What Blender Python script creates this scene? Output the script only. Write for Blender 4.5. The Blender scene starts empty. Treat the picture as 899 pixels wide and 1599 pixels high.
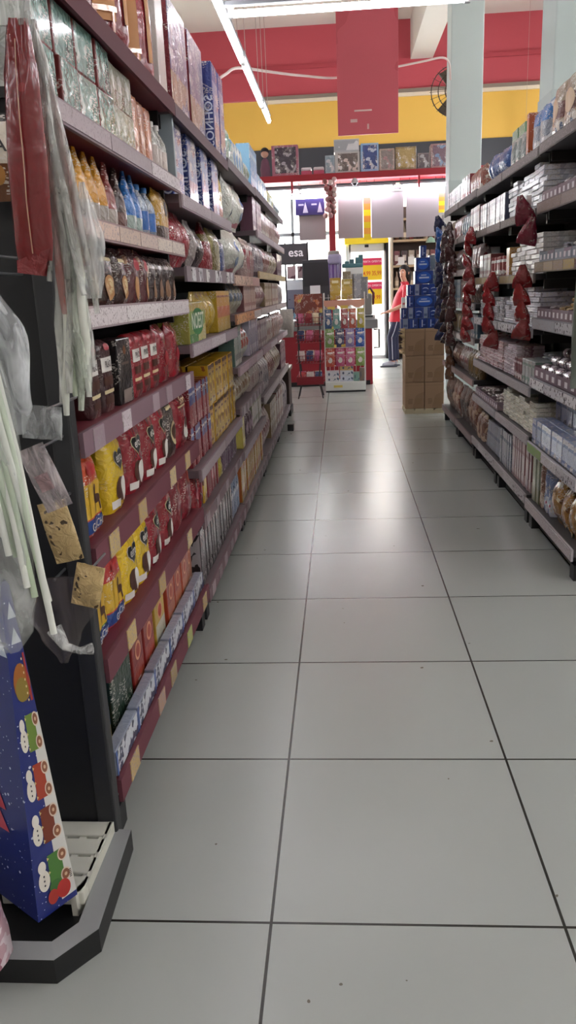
import bpy, bmesh, math, random
from mathutils import Vector, Matrix, noise as mnoise
random.seed(7)
rnd = random.random
uni = random.uniform
S = bpy.context.scene
COL = S.collection
PI = math.pi

# ------------------------------------------------------------------ colour / materials
def lin(c):
    if isinstance(c, str):
        c = c.lstrip('#')
        c = [int(c[i:i+2], 16) / 255 for i in (0, 2, 4)]
    return tuple(((x / 12.92) if x <= .04045 else ((x + .055) / 1.055) ** 2.4) for x in c) + (1.0,)

_mc = {}
def mat(col, rough=.5, metal=0., spec=.5, coat=0., emit=None, es=0., alpha=1., trans=0., bump=0., bscale=40., key=None):
    k = ('m', str(col), rough, metal, spec, coat, str(emit), es, alpha, trans, bump, bscale)
    if k in _mc: return _mc[k]
    m = bpy.data.materials.new(key or 'plain_' + str(len(_mc)))
    m.use_nodes = True
    nt = m.node_tree; b = nt.nodes['Principled BSDF']
    b.inputs['Base Color'].default_value = lin(col)
    b.inputs['Roughness'].default_value = rough
    b.inputs['Metallic'].default_value = metal
    b.inputs['Specular IOR Level'].default_value = spec
    b.inputs['Coat Weight'].default_value = coat
    b.inputs['Alpha'].default_value = alpha
    b.inputs['Transmission Weight'].default_value = trans
    if emit:
        b.inputs['Emission Color'].default_value = lin(emit); b.inputs['Emission Strength'].default_value = es
    if bump:
        _bump(nt, b, bump, bscale)
    _mc[k] = m
    return m

def _bump(nt, b, strength, scale, dist=.01):
    tc = nt.nodes.new('ShaderNodeTexCoord'); nz = nt.nodes.new('ShaderNodeTexNoise'); bp = nt.nodes.new('ShaderNodeBump')
    nz.inputs['Scale'].default_value = scale; nz.inputs['Detail'].default_value = 3; nz.inputs['Distortion'].default_value = .8
    bp.inputs['Strength'].default_value = strength; bp.inputs['Distance'].default_value = dist
    nt.links.new(tc.outputs['Object'], nz.inputs['Vector']); nt.links.new(nz.outputs['Fac'], bp.inputs['Height'])
    nt.links.new(bp.outputs['Normal'], b.inputs['Normal'])

def pk(base, bands=(), art=(), rough=.32, crink=.25, cs=45., coat=.45, vary=.14, metal=0., fine=None):
    """printed packaging: horizontal bands (from height, colour), blotches of artwork (colour, scale, threshold), crinkled film gloss"""
    if fine is None: fine = .8 if crink >= .2 else 0
    k = ('pk', str(base), str(bands), str(art), rough, crink, cs, coat, vary, metal, fine)
    if k in _mc: return _mc[k]
    m = bpy.data.materials.new('print_' + str(len(_mc))); m.use_nodes = True
    nt = m.node_tree; N = nt.nodes.new; L = nt.links.new; b = nt.nodes['Principled BSDF']
    tc = N('ShaderNodeTexCoord')
    sep = N('ShaderNodeSeparateXYZ'); L(tc.outputs['Generated'], sep.inputs[0])
    cr = N('ShaderNodeValToRGB'); cr.color_ramp.interpolation = 'CONSTANT'
    L(sep.outputs['Z'], cr.inputs['Fac'])
    els = [(0, base)] + list(bands)
    cr.color_ramp.elements[0].position = 0; cr.color_ramp.elements[0].color = lin(els[0][1])
    cr.color_ramp.elements.remove(cr.color_ramp.elements[1])
    for p, c in els[1:]:
        e = cr.color_ramp.elements.new(p); e.color = lin(c)
    out = cr.outputs['Color']
    for c, sc, th in art:
        nz = N('ShaderNodeTexNoise'); nz.inputs['Scale'].default_value = sc; nz.inputs['Detail'].default_value = 1.5
        L(tc.outputs['Object'], nz.inputs['Vector'])
        gt = N('ShaderNodeMath'); gt.operation = 'GREATER_THAN'; gt.inputs[1].default_value = th; L(nz.outputs['Fac'], gt.inputs[0])
        mx = N('ShaderNodeMix'); mx.data_type = 'RGBA'; L(gt.outputs[0], mx.inputs['Factor']); L(out, mx.inputs['A']); mx.inputs['B'].default_value = lin(c)
        out = mx.outputs['Result']
    if fine:      # small print: rows of little pale marks in clusters
        mp = N('ShaderNodeMapping'); mp.inputs['Scale'].default_value = (105, 105, 300); L(tc.outputs['Object'], mp.inputs['Vector'])
        n1 = N('ShaderNodeTexNoise'); n1.inputs['Scale'].default_value = 1; n1.inputs['Detail'].default_value = 1; L(mp.outputs['Vector'], n1.inputs['Vector'])
        n2 = N('ShaderNodeTexNoise'); n2.inputs['Scale'].default_value = 16; n2.inputs['Detail'].default_value = 1; L(tc.outputs['Object'], n2.inputs['Vector'])
        g1 = N('ShaderNodeMath'); g1.operation = 'GREATER_THAN'; g1.inputs[1].default_value = .57; L(n1.outputs['Fac'], g1.inputs[0])
        g2 = N('ShaderNodeMath'); g2.operation = 'GREATER_THAN'; g2.inputs[1].default_value = .53; L(n2.outputs['Fac'], g2.inputs[0])
        mm = N('ShaderNodeMath'); mm.operation = 'MULTIPLY'; L(g1.outputs[0], mm.inputs[0]); L(g2.outputs[0], mm.inputs[1])
        m3 = N('ShaderNodeMath'); m3.operation = 'MULTIPLY'; m3.inputs[1].default_value = fine; L(mm.outputs[0], m3.inputs[0])
        mx = N('ShaderNodeMix'); mx.data_type = 'RGBA'; L(m3.outputs[0], mx.inputs['Factor']); L(out, mx.inputs['A']); mx.inputs['B'].default_value = lin('#d9d2c8')
        out = mx.outputs['Result']
    if vary:
        oi = N('ShaderNodeObjectInfo'); mr = N('ShaderNodeMapRange')
        mr.inputs['To Min'].default_value = 1 - vary; mr.inputs['To Max'].default_value = 1 + vary
        L(oi.outputs['Random'], mr.inputs['Value'])
        hs = N('ShaderNodeHueSaturation'); L(mr.outputs['Result'], hs.inputs['Value']); L(out, hs.inputs['Color']); out = hs.outputs['Color']
    L(out, b.inputs['Base Color'])
    b.inputs['Roughness'].default_value = rough; b.inputs['Coat Weight'].default_value = coat; b.inputs['Coat Roughness'].default_value = .09
    b.inputs['Metallic'].default_value = metal
    if crink: _bump(nt, b, min(1., crink*1.5), cs, .016)
    _mc[k] = m
    return m

def film(alpha=.3, col='#e8ecea', bump=.6, scale=30., rough=.12):
    """clear wrinkled plastic film"""
    k = ('film', alpha, col, bump, scale, rough)
    if k in _mc: return _mc[k]
    m = bpy.data.materials.new('film_' + str(len(_mc))); m.use_nodes = True
    nt = m.node_tree; b = nt.nodes['Principled BSDF']
    b.inputs['Base Color'].default_value = lin(col); b.inputs['Roughness'].default_value = rough
    b.inputs['Coat Weight'].default_value = .6; b.inputs['Alpha'].default_value = alpha
    N = nt.nodes.new; L = nt.links.new
    tc = N('ShaderNodeTexCoord'); mp = N('ShaderNodeMapping'); mp.inputs['Scale'].default_value = (1, 1, .25)
    nz = N('ShaderNodeTexNoise'); nz.inputs['Scale'].default_value = scale; nz.inputs['Detail'].default_value = 3; nz.inputs['Distortion'].default_value = 1.
    mr = N('ShaderNodeMapRange'); mr.inputs['From Min'].default_value = .45; mr.inputs['From Max'].default_value = .7
    mr.inputs['To Min'].default_value = alpha * .6; mr.inputs['To Max'].default_value = min(1, alpha * 2.2)
    bp = N('ShaderNodeBump'); bp.inputs['Strength'].default_value = bump; bp.inputs['Distance'].default_value = .012
    L(tc.outputs['Object'], mp.inputs['Vector']); L(mp.outputs['Vector'], nz.inputs['Vector']); L(nz.outputs['Fac'], bp.inputs['Height']); L(nz.outputs['Fac'], mr.inputs['Value'])
    L(mr.outputs['Result'], b.inputs['Alpha']); L(bp.outputs['Normal'], b.inputs['Normal'])
    _mc[k] = m
    return m

# ------------------------------------------------------------------ mesh building
class MB:
    def __init__(s): s.v = []; s.f = []; s.mi = []; s.sm = []; s.mats = []
    def _m(s, m):
        if m not in s.mats: s.mats.append(m)
        return s.mats.index(m)
    def add(s, verts, faces, m, smooth=False, M=None):
        o = len(s.v); i = s._m(m)
        if M is not None: verts = [M @ Vector(p) for p in verts]
        s.v += [tuple(p) for p in verts]
        for f in faces:
            s.f.append([o + a for a in f]); s.mi.append(i); s.sm.append(smooth)
        return s
    def box(s, x0, y0, z0, x1, y1, z1, m, bev=0., M=None):
        if bev <= 0:
            v = [(x0,y0,z0),(x1,y0,z0),(x1,y1,z0),(x0,y1,z0),(x0,y0,z1),(x1,y0,z1),(x1,y1,z1),(x0,y1,z1)]
            f = [(3,2,1,0),(4,5,6,7),(0,1,5,4),(1,2,6,5),(2,3,7,6),(3,0,4,7)]
            return s.add(v, f, m, M=M)
        bm = bmesh.new(); bmesh.ops.create_cube(bm, size=1)
        for p in bm.verts:
            p.co = Vector(((x0+x1)/2 + p.co.x*(x1-x0), (y0+y1)/2 + p.co.y*(y1-y0), (z0+z1)/2 + p.co.z*(z1-z0)))
        bmesh.ops.bevel(bm, geom=bm.edges[:], offset=bev, segments=2, profile=.5, affect='EDGES')
        s.bm(bm, m, M=M); return s
    def bm(s, bm, m, smooth=False, M=None):
        bm.verts.index_update()
        s.add([p.co.copy() for p in bm.verts], [[p.index for p in f.verts] for f in bm.faces], m, smooth, M); bm.free()
    def tube(s, pts, r, m, n=8, cap=True, M=None, smooth=True):
        pts = [Vector(p) for p in pts]; rs = r if isinstance(r, (list, tuple)) else [r]*len(pts)
        vs = []; fs = []; up = None
        for i, p in enumerate(pts):
            t = (pts[min(i+1, len(pts)-1)] - pts[max(i-1, 0)]).normalized()
            if up is None: up = Vector((0,0,1)) if abs(t.z) < .9 else Vector((1,0,0))
            a = t.cross(up).normalized(); b = a.cross(t).normalized(); up = b
            for k in range(n):
                q = 2*PI*k/n; vs.append(p + (a*math.cos(q) + b*math.sin(q))*rs[i])
        for i in range(len(pts)-1):
            for k in range(n): fs.append((i*n+k, i*n+(k+1)%n, (i+1)*n+(k+1)%n, (i+1)*n+k))
        s.add(vs, fs, m, smooth, M)
        if cap:
            s.add(vs[:n], [tuple(range(n))[::-1]], m, False, M); s.add(vs[-n:], [tuple(range(n))], m, False, M)
        return s
    def lathe(s, prof, m, n=16, M=None, smooth=True):
        vs = []; fs = []
        for r, z in prof:
            for k in range(n): vs.append((r*math.cos(2*PI*k/n), r*math.sin(2*PI*k/n), z))
        for i in range(len(prof)-1):
            for k in range(n): fs.append((i*n+k, i*n+(k+1)%n, (i+1)*n+(k+1)%n, (i+1)*n+k))
        s.add(vs, fs, m, smooth, M)
        if prof[0][0] > 1e-4: s.add(vs[:n], [tuple(range(n))[::-1]], m, False, M)
        if prof[-1][0] > 1e-4: s.add(vs[-n:], [tuple(range(n))], m, False, M)
        return s
    def prism(s, poly, z0, z1, m, M=None):
        n = len(poly); v = [(x, y, z0) for x, y in poly] + [(x, y, z1) for x, y in poly]
        f = [tuple(range(n))[::-1], tuple(range(n, 2*n))] + [(i, (i+1) % n, n+(i+1) % n, n+i) for i in range(n)]
        return s.add(v, f, m, M=M)
    def sphere(s, c, r, m, u=12, w=8, sc=(1,1,1)):
        prof = []
        vs = []; fs = []
        for i in range(w+1):
            a = PI*i/w
            for k in range(u):
                q = 2*PI*k/u
                vs.append((c[0]+r*sc[0]*math.sin(a)*math.cos(q), c[1]+r*sc[1]*math.sin(a)*math.sin(q), c[2]-r*sc[2]*math.cos(a)))
        for i in range(w):
            for k in range(u): fs.append((i*u+k, i*u+(k+1)%u, (i+1)*u+(k+1)%u, (i+1)*u+k))
        return s.add(vs, fs, m, True)
    def text(s, body, size, m, fn=None, M=None, sx=1.):
        """lettering laid on a surface; fn maps the flat (x, z) of the letters onto it"""
        v, f = glyphs(body)
        pts = [(x*size*sx, y*size) for x, y in v]
        if fn: s.add([fn(x, z) for x, z in pts], f, m)
        else: s.add([(x, 0, z) for x, z in pts], f, m, M=M)
        return s
    def mesh(s, name):
        me = bpy.data.meshes.new(name); me.from_pydata(s.v, [], s.f)
        for m in s.mats: me.materials.append(m)
        me.polygons.foreach_set('material_index', s.mi); me.polygons.foreach_set('use_smooth', s.sm); me.update()
        return me
    def build(s, name, parent=None, loc=None, rot=None):
        o = bpy.data.objects.new(name, s.mesh(name)); COL.objects.link(o)
        if parent is not None: o.parent = parent
        if loc is not None: o.location = loc
        if rot is not None: o.rotation_euler = rot
        return o

_gl = {}
def glyphs(body):
    if body in _gl: return _gl[body]
    c = bpy.data.curves.new('t', 'FONT'); c.body = body; c.align_x = 'CENTER'; c.align_y = 'CENTER'; c.size = 1; c.resolution_u = 3; c.offset = .012
    o = bpy.data.objects.new('t', c); COL.objects.link(o)
    me = bpy.data.meshes.new_from_object(o)
    r = ([(p.co.x, p.co.y) for p in me.vertices], [list(f.vertices) for f in me.polygons])
    bpy.data.objects.remove(o); bpy.data.meshes.remove(me); bpy.data.curves.remove(c)
    _gl[body] = r
    return r

def empty(name, loc=(0,0,0), rz=0.):
    o = bpy.data.objects.new(name, None); COL.objects.link(o); o.location = loc; o.rotation_euler = (0,0,rz); o.empty_display_size = .05
    return o
def tag(o, label, cat, group=None, kind=None):
    if label: o['label'] = label
    if cat: o['category'] = cat
    if group: o['group'] = group
    if kind: o['kind'] = kind
    return o
def struct(o, label=None):
    o['kind'] = 'structure'
    if label: o['label'] = label
    return o

# ------------------------------------------------------------------ product prototypes: front faces -Y, stands on z=0
class Proto:
    def __init__(s, w, d, h, parts): s.w, s.d, s.h, s.parts = w, d, h, parts
def proto(w, d, h, *parts):
    return Proto(w, d, h, [(n, mb.mesh(n), [(a, b.mesh(a)) for a, b in subs]) for n, mb, subs in parts])
def put(pr, name, label, cat, group, loc, rz=0., sc=1., rx=0., ry=0.):
    if len(pr.parts) == 1 and not pr.parts[0][2]:
        r = bpy.data.objects.new(name, pr.parts[0][1]); COL.objects.link(r)
    else:
        r = bpy.data.objects.new(name, None); COL.objects.link(r); r.empty_display_size = .03
        for n, me, subs in pr.parts:
            c = bpy.data.objects.new(n, me); COL.objects.link(c); c.parent = r
            for a, b in subs:
                q = bpy.data.objects.new(a, b); COL.objects.link(q); q.parent = c
    r.location = loc; r.rotation_euler = (rx, ry, rz)
    if sc != 1.: r.scale = (sc, sc, sc) if not isinstance(sc, tuple) else sc
    return tag(r, label, cat, group)

POUCH = [(0,1,.8),(.04,1,.95),(.2,1,1),(.55,1,.99),(.76,1,.9),(.86,.99,.66),(.92,.98,.34),(.96,.98,.12),(1,.98,.09)]
BRICK = [(0,.96,.92),(.02,1,1),(.5,1,1),(.9,1,.97),(.95,.96,.8),(.975,.9,.3),(1,.9,.1)]
PILLOW = [(0,.97,.03),(.05,.97,.06),(.12,.97,.34),(.28,.99,.8),(.5,1,1),(.72,.99,.8),(.88,.97,.34),(.95,.97,.06),(1,.97,.03)]
PEAK = [(0,.95,.7),(.08,1,.95),(.3,.98,1),(.55,.8,.85),(.75,.5,.55),(.9,.26,.25),(1,.16,.12)]
def _ip(prof, t, k):
    for a, b in zip(prof, prof[1:]):
        if t <= b[0]:
            u = (t-a[0])/(b[0]-a[0]); u = u*u*(3-2*u) if prof is not BRICK else u
            return a[k] + (b[k]-a[k])*u
    return prof[-1][k]
class Bag:
    def __init__(s, w, d, h, prof=POUCH, ex=2.4, wr=.003, seed=0):
        s.w, s.d, s.h, s.prof, s.ex, s.wr, s.seed = w, d, h, prof, ex, wr, seed
    def pt(s, a, t, side=-1, off=0.):
        """a in -1..1 across, t in 0..1 up"""
        W = s.w/2*_ip(s.prof, t, 1); D = s.d/2*_ip(s.prof, t, 2)
        y = side*D*max(0., 1-abs(a)**s.ex)**(1/s.ex)
        q = mnoise.noise(Vector((a*2.3+s.seed*7.1, t*3.7, side*2.+s.seed)))*s.wr*(1-abs(a)**4)
        q += math.sin(a*9+t*4+s.seed)*s.wr*.35*(1-abs(a)**6)*max(0, t-.55)*2
        return Vector((a*W, y + side*(off+q), t*s.h))
    def body(s, mb, m, t0=0., t1=1., na=12, nt=14, off=0.):
        aa = [math.sin(PI/2*(-1+2*i/na)) for i in range(na+1)]
        for side in (-1, 1):
            v = []; f = []
            for j in range(nt+1):
                for a in aa: v.append(s.pt(a, t0+(t1-t0)*j/nt, side, off))
            for j in range(nt):
                for i in range(na):
                    q = (j*(na+1)+i, j*(na+1)+i+1, (j+1)*(na+1)+i+1, (j+1)*(na+1)+i)
                    f.append(q if side < 0 else q[::-1])
            mb.add(v, f, m, True)
            if side < 0: bot = v[:na+1]; top = v[-(na+1):]
            else:
                vv = bot + v[:na+1]; mb.add(vv, [tuple(range(na+1))[::-1] + tuple(range(na+1, 2*na+2))], m)
                vv = top + v[-(na+1):]; mb.add(vv, [tuple(range(na+1)) + tuple(range(na+1, 2*na+2))[::-1]], m)
        return mb
    def decal(s, mb, shape, cx, cz, rw, rh, m, off=.0012, n=8):
        """cx, rw as fractions of the half width; cz, rh as fractions of the height"""
        v = []; f = []
        if shape == 'rect':
            for j in range(n+1):
                for i in range(n+1): v.append(s.pt(cx+rw*(2*i/n-1), cz+rh*(2*j/n-1), -1, off))
            for j in range(n):
                for i in range(n): f.append((j*(n+1)+i, j*(n+1)+i+1, (j+1)*(n+1)+i+1, (j+1)*(n+1)+i))
        else:
            R, K = 4, 18
            v.append(s.pt(cx, cz, -1, off))
            for j in range(1, R+1):
                for k in range(K):
                    q = 2*PI*k/K; r = j/R
                    if shape == 'heart':
                        hx = math.sin(q)**3; hz = (13*math.cos(q)-5*math.cos(2*q)-2*math.cos(3*q)-math.cos(4*q))/16
                    elif shape == 'drop':
                        hx = math.sin(q)*(.55+.45*math.cos(q/2)**2)*.9; hz = math.cos(q)
                    else: hx, hz = math.sin(q), math.cos(q)
                    v.append(s.pt(cx+rw*hx*r, cz+rh*hz*r, -1, off))
            for k in range(K): f.append((0, 1+(k+1) % K, 1+k))
            for j in range(R-1):
                for k in range(K): f.append((1+j*K+k, 1+j*K+(k+1) % K, 1+(j+1)*K+(k+1) % K, 1+(j+1)*K+k))
        mb.add(v, f, m, True); return mb
    def write(s, mb, body, cx, cz, size, m, off=.0022, sx=1., vert=False):
        def fn(x, z):
            if vert: x, z = -z, x
            t = min(1, max(0, cz + z/s.h)); W = s.w/2*_ip(s.prof, t, 1)
            return s.pt(max(-.99, min(.99, cx + x/W)), t, -1, off)
        mb.text(body, size, m, fn, sx=sx); return mb

def bagproto(w, d, h, m, prof=POUCH, decals=(), words=(), seal=None, ex=2.8, wr=.005, seed=0, flat=False, cap=None):
    b = Bag(w, d, h, prof, ex, wr, seed)
    body = b.body(MB(), m); parts = [('pouch', body, [])]
    lab = MB()
    for dcl in decals: b.decal(lab, *dcl)
    for wd in words: b.write(lab, *wd)
    sealmb = MB()
    if seal is not None:
        b.body(sealmb, seal, .93, 1., nt=2, off=.0016)
    if flat:
        for x in (lab, sealmb):
            if x.v:
                for fi, f in enumerate(x.f): body.add([x.v[i] for i in f], [tuple(range(len(f)))], x.mats[x.mi[fi]], x.sm[fi])
        parts = [('pouch', body, [])]
    else:
        if lab.v: parts.append(('front_label', lab, []))
        if sealmb.v: parts.append(('top_seal', sealmb, []))
    if cap:
        c = MB(); c.lathe([(.011,0),(.013,.004),(.013,.018),(.011,.021)], cap, 10, Matrix.Translation((0,0,h-.004)))
        parts.append(('cap', c, []))
    return proto(w, d, h, *parts)

def boxproto(w, d, h, m, front=None, decals=(), words=(), lid=None, flat=False, bev=.003, side=None, name='carton'):
    """carton: decals ('rect'|'oval', cx, cz, rw, rh, mat) in fractions of the front"""
    body = MB().box(-w/2, -d/2, 0, w/2, d/2, h, m, bev)
    lab = MB(); y = -d/2
    if front: lab.add([(-w/2+bev,y-.0006,bev),(w/2-bev,y-.0006,bev),(w/2-bev,y-.0006,h-bev),(-w/2+bev,y-.0006,h-bev)], [(0,1,2,3)], front)
    off = .001
    for dcl in decals:
        sh, cx, cz, rw, rh, mm = dcl[:6]; off += .0003
        if sh == 'rect': pl = [(cx-rw,cz-rh),(cx+rw,cz-rh),(cx+rw,cz+rh),(cx-rw,cz+rh)]
        else: pl = [(cx+rw*math.cos(2*PI*k/20), cz+rh*math.sin(2*PI*k/20)) for k in range(20)]
        lab.add([(a*w/2, y-off, b*h) for a, b in pl], [tuple(range(len(pl)))], mm)
    for wd in words:
        t, cx, cz, sz, mm = wd[:5]; vert = len(wd) > 5 and wd[5]
        def fn(x, z):
            if vert: x, z = z, -x
            return (cx*w/2+x, y-off-.0008, cz*h+z)
        lab.text(t, sz, mm, fn)
    tp = MB()
    if lid: tp.box(-w/2-.001, -d/2-.001, h*.86, w/2+.001, d/2+.001, h+.001, lid, min(bev, .002))
    sd = MB()
    if side:
        for sx in (-1, 1):
            x = sx*(w/2+.0006); q = [(x,-d/2+bev,bev),(x,d/2-bev,bev),(x,d/2-bev,h-bev),(x,-d/2+bev,h-bev)]
            body.add(q if sx > 0 else q[::-1], [(0,1,2,3)], side)
    if flat:
        for x in (lab, tp):
            for fi, f in enumerate(x.f): body.add([x.v[i] for i in f], [tuple(range(len(f)))], x.mats[x.mi[fi]])
        return proto(w, d, h, (name, body, []))
    parts = [(name, body, [])]
    if lab.v: parts.append(('front_panel', lab, []))
    if tp.v: parts.append(('lid', tp, []))
    return proto(w, d, h, *parts)

def bottleproto(r, h, m, capm, labm=None, prof=None, fill=None):
    prof = prof or [(.8*r,0),(r,.01*h),(r,.55*h),(.9*r,.65*h),(.5*r,.8*h),(.3*r,.86*h),(.3*r,.92*h)]
    b = MB().lathe(prof, m, 14)
    c = MB().lathe([(prof[-1][0]*1.25,h*.9),(prof[-1][0]*1.25,h*.985),(prof[-1][0]*1.1,h)], capm, 12)
    parts = [('bottle_body', b, []), ('cap', c, [])]
    if labm: parts.append(('label_band', MB().lathe([(r*1.012,.15*h),(r*1.012,.5*h)], labm, 14), []))
    return proto(2*r, 2*r, h, *parts)
def jarproto(r, h, m, lidm, labm=None, flat=False):
    b = MB().lathe([(.9*r,0),(r,.03*h),(r,.8*h),(.88*r,.86*h)], m, 14)
    c = MB().lathe([(.93*r,.84*h),(.95*r,.86*h),(.95*r,.98*h),(.9*r,h)], lidm, 14)
    l = MB().lathe([(r*1.01,.15*h),(r*1.01,.7*h)], labm or m, 14)
    if flat:
        for x in (c, l):
            for fi, f in enumerate(x.f): b.add([x.v[i] for i in f], [tuple(range(len(f)))], x.mats[x.mi[fi]], True)
        return proto(2*r, 2*r, h, ('jar', b, []))
    return proto(2*r, 2*r, h, ('jar_body', b, []), ('lid', c, []), ('label_band', l, []))
def barproto(w, d, h, m, band=None, seed=0):
    """a flat wrapped bar lying down, crimped at both ends"""
    b = Bag(d, h, w, PILLOW, 3.2, .0015, seed)
    mb = MB(); q = MB(); b.body(q, m, nt=12, na=8)
    if band: b.body(q, band, .3, .7, nt=4, na=8, off=.0012)
    R = Matrix(((0,0,1,-w/2),(1,0,0,0),(0,1,0,h/2),(0,0,0,1)))
    for fi, f in enumerate(q.f): mb.add([R @ Vector(q.v[i]) for i in f], [tuple(range(len(f)))], q.mats[q.mi[fi]], True)
    return proto(w, d, h, ('wrapper', mb, []))
def weld(pr):
    for n, me, subs in pr.parts:
        bm = bmesh.new(); bm.from_mesh(me); bmesh.ops.remove_doubles(bm, verts=bm.verts, dist=1e-5); bm.to_mesh(me); bm.free()
    return pr
def rollproto(r, l, m, band):
    """biscuit roll lying across, twisted film ends"""
    prof = [(.3*r,0),(.55*r,.02*l),(.98*r,.07*l),(r,.12*l),(r,.88*l),(.98*r,.93*l),(.55*r,.98*l),(.3*r,l)]
    R = Matrix(((0,0,1,-l/2),(1,0,0,0),(0,1,0,r),(0,0,0,1)))
    b = MB().lathe(prof, m, 14, R); c = MB().lathe([(1.015*r,.3*l),(1.015*r,.72*l)], band, 14, R)
    return proto(l, 2*r, 2*r, ('wrapper', b, []), ('paper_band', c, []))
def trayproto(w, d, h, m, inner, marks, n=4):
    """open display tray with a high printed front lip"""
    b = MB(); t = .004
    b.box(-w/2,-d/2,0,w/2,d/2,t,m); b.box(-w/2,-d/2,0,w/2,-d/2+t,h,m); b.box(-w/2,d/2-t,0,w/2,d/2,h*1.4,m)
    b.box(-w/2,-d/2,0,-w/2+t,d/2,h*1.1,m); b.box(w/2-t,-d/2,0,w/2,d/2,h*1.1,m)
    k = MB()
    for i in range(n):
        x = -w/2+w*(i+.5)/n; a = w/n*.2
        k.box(x-a,-d/2-.001,h*.25,x+a,-d/2,h*.72,marks)
    return proto(w, d, h, ('tray', b, []), ('printed_front', k, []))
# ------------------------------------------------------------------ camera (solved from the floor tiles: 0.6 m squares)
FPX, YAW, PITCH, ROLL, CAMH = 1239.65, -.0742893, .271855, -.0418191, 1.26957
def cam_axes():
    cy, sy, cp, sp = math.cos(YAW), math.sin(YAW), math.cos(PITCH), math.sin(PITCH)
    f = Vector((sy*cp, cy*cp, -sp)); r = Vector((cy, -sy, 0)); u = r.cross(f)
    c, s = math.cos(ROLL), math.sin(ROLL)
    return f, c*r + s*u, -s*r + c*u
_F, _R, _U = cam_axes()
cd = bpy.data.cameras.new('camera'); cam = bpy.data.objects.new('camera', cd); COL.objects.link(cam)
cam.matrix_world = Matrix(((_R.x,_U.x,-_F.x,0),(_R.y,_U.y,-_F.y,0),(_R.z,_U.z,-_F.z,CAMH),(0,0,0,1)))
cd.sensor_fit = 'VERTICAL'; cd.sensor_height = 36; cd.lens = FPX/1599*36; cd.clip_start = .05; cd.clip_end = 200
S.camera = cam

# ------------------------------------------------------------------ setting
XL, XR = -.55, .97          # shelf fronts either side of the aisle
TX, TY = -.172157, 1.358304  # tile joint origin
def floor_mat():
    m = bpy.data.materials.new('porcelain_tiles'); m.use_nodes = True
    nt = m.node_tree; N = nt.nodes.new; L = nt.links.new; b = nt.nodes['Principled BSDF']
    tc = N('ShaderNodeTexCoord'); mp = N('ShaderNodeMapping'); mp.inputs['Location'].default_value = (-TX, -TY, 0)
    L(tc.outputs['Object'], mp.inputs['Vector'])
    br = N('ShaderNodeTexBrick'); br.offset = 0; br.inputs['Scale'].default_value = 1
    br.inputs['Brick Width'].default_value = .6; br.inputs['Row Height'].default_value = .6; br.inputs['Mortar Size'].default_value = .0032
    br.inputs['Mortar Smooth'].default_value = 0; br.inputs['Bias'].default_value = 0
    br.inputs['Color1'].default_value = lin('#a6aaa6'); br.inputs['Color2'].default_value = lin('#a3a7a3'); br.inputs['Mortar'].default_value = lin('#26241f')
    L(mp.outputs['Vector'], br.inputs['Vector'])
    nz = N('ShaderNodeTexNoise'); nz.inputs['Scale'].default_value = 2.2; nz.inputs['Detail'].default_value = 2; L(tc.outputs['Object'], nz.inputs['Vector'])
    hs = N('ShaderNodeMix'); hs.data_type = 'RGBA'; hs.blend_type = 'MULTIPLY'; hs.inputs['B'].default_value = (.93,.93,.92,1); L(br.outputs['Color'], hs.inputs['A']); L(nz.outputs['Fac'], hs.inputs['Factor'])
    sp = N('ShaderNodeTexNoise'); sp.inputs['Scale'].default_value = 26; sp.inputs['Detail'].default_value = 1; L(tc.outputs['Object'], sp.inputs['Vector'])
    gt = N('ShaderNodeMath'); gt.operation = 'GREATER_THAN'; gt.inputs[1].default_value = .795; L(sp.outputs['Fac'], gt.inputs[0])
    mx = N('ShaderNodeMix'); mx.data_type = 'RGBA'; L(gt.outputs[0], mx.inputs['Factor']); L(hs.outputs['Result'], mx.inputs['A']); mx.inputs['B'].default_value = lin('#6b675c')
    L(mx.outputs['Result'], b.inputs['Base Color'])
    b.inputs['Roughness'].default_value = .26; b.inputs['Specular IOR Level'].default_value = .5
    bp = N('ShaderNodeBump'); bp.inputs['Strength'].default_value = .25; bp.inputs['Distance'].default_value = .002; bp.invert = True
    L(br.outputs['Fac'], bp.inputs['Height']); L(bp.outputs['Normal'], b.inputs['Normal'])
    return m
WX0, WX1, WY0, WY1, CZ = -5.0, 6.0, -3.5, 15.0, 5.53
struct(MB().box(WX0-.2, WY0-.2, -.2, WX1+.2, 15.0, 0, floor_mat()).build('floor'))
white = mat('#d8d4cd', .8, bump=.15, bscale=6); ceilm = mat('#dcd7cf', .85, bump=.2, bscale=5)
struct(MB().box(WX0-.2, WY0-.2, CZ, WX1+.2, 15.2, CZ+.2, ceilm).build('ceiling'))
struct(MB().box(WX0-.2, WY0-.2, 0, WX0, 15.2, CZ, white).build('wall_left'))
struct(MB().box(WX1, WY0-.2, 0, WX1+.2, 15.2, CZ, white).build('wall_right'))
struct(MB().box(WX0-.2, WY0-.2, 0, WX1+.2, WY0, CZ, white).build('wall_back'))
redw = mat('#c4525c', .75, bump=.12, bscale=4); yel = mat('#ecbe58', .7, bump=.12, bscale=4)
w = MB(); w.box(WX0-.2, 15.0, 4.44, WX1+.2, 15.2, CZ, redw); w.box(WX0-.2, 15.0, 3.62, WX1+.2, 15.2, 4.42, yel)
w.box(WX0-.2, 15.0, 0, -2.6, 15.2, 3.62, white); w.box(2.1, 15.0, 0, WX1+.2, 15.2, 3.62, white)
struct(w.build('wall_front'))
struct(MB().box(-1.3, 14.93, 4.415, WX1, 15.0, 4.47, mat('#8a7d70', .7)).box(-1.3,14.95,4.36,WX1,15.0,4.415,mat('#eadcc4',.7)).build('trim_1'))
struct(MB().box(WX0, 14.97, 4.88, WX1, 15.0, 4.95, mat('#b64650', .75)).build('trim_2'))
struct(MB().box(1.26, WY0, 4.92, 1.63, 15.0, CZ, white).build('ceiling_beam'))
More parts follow.
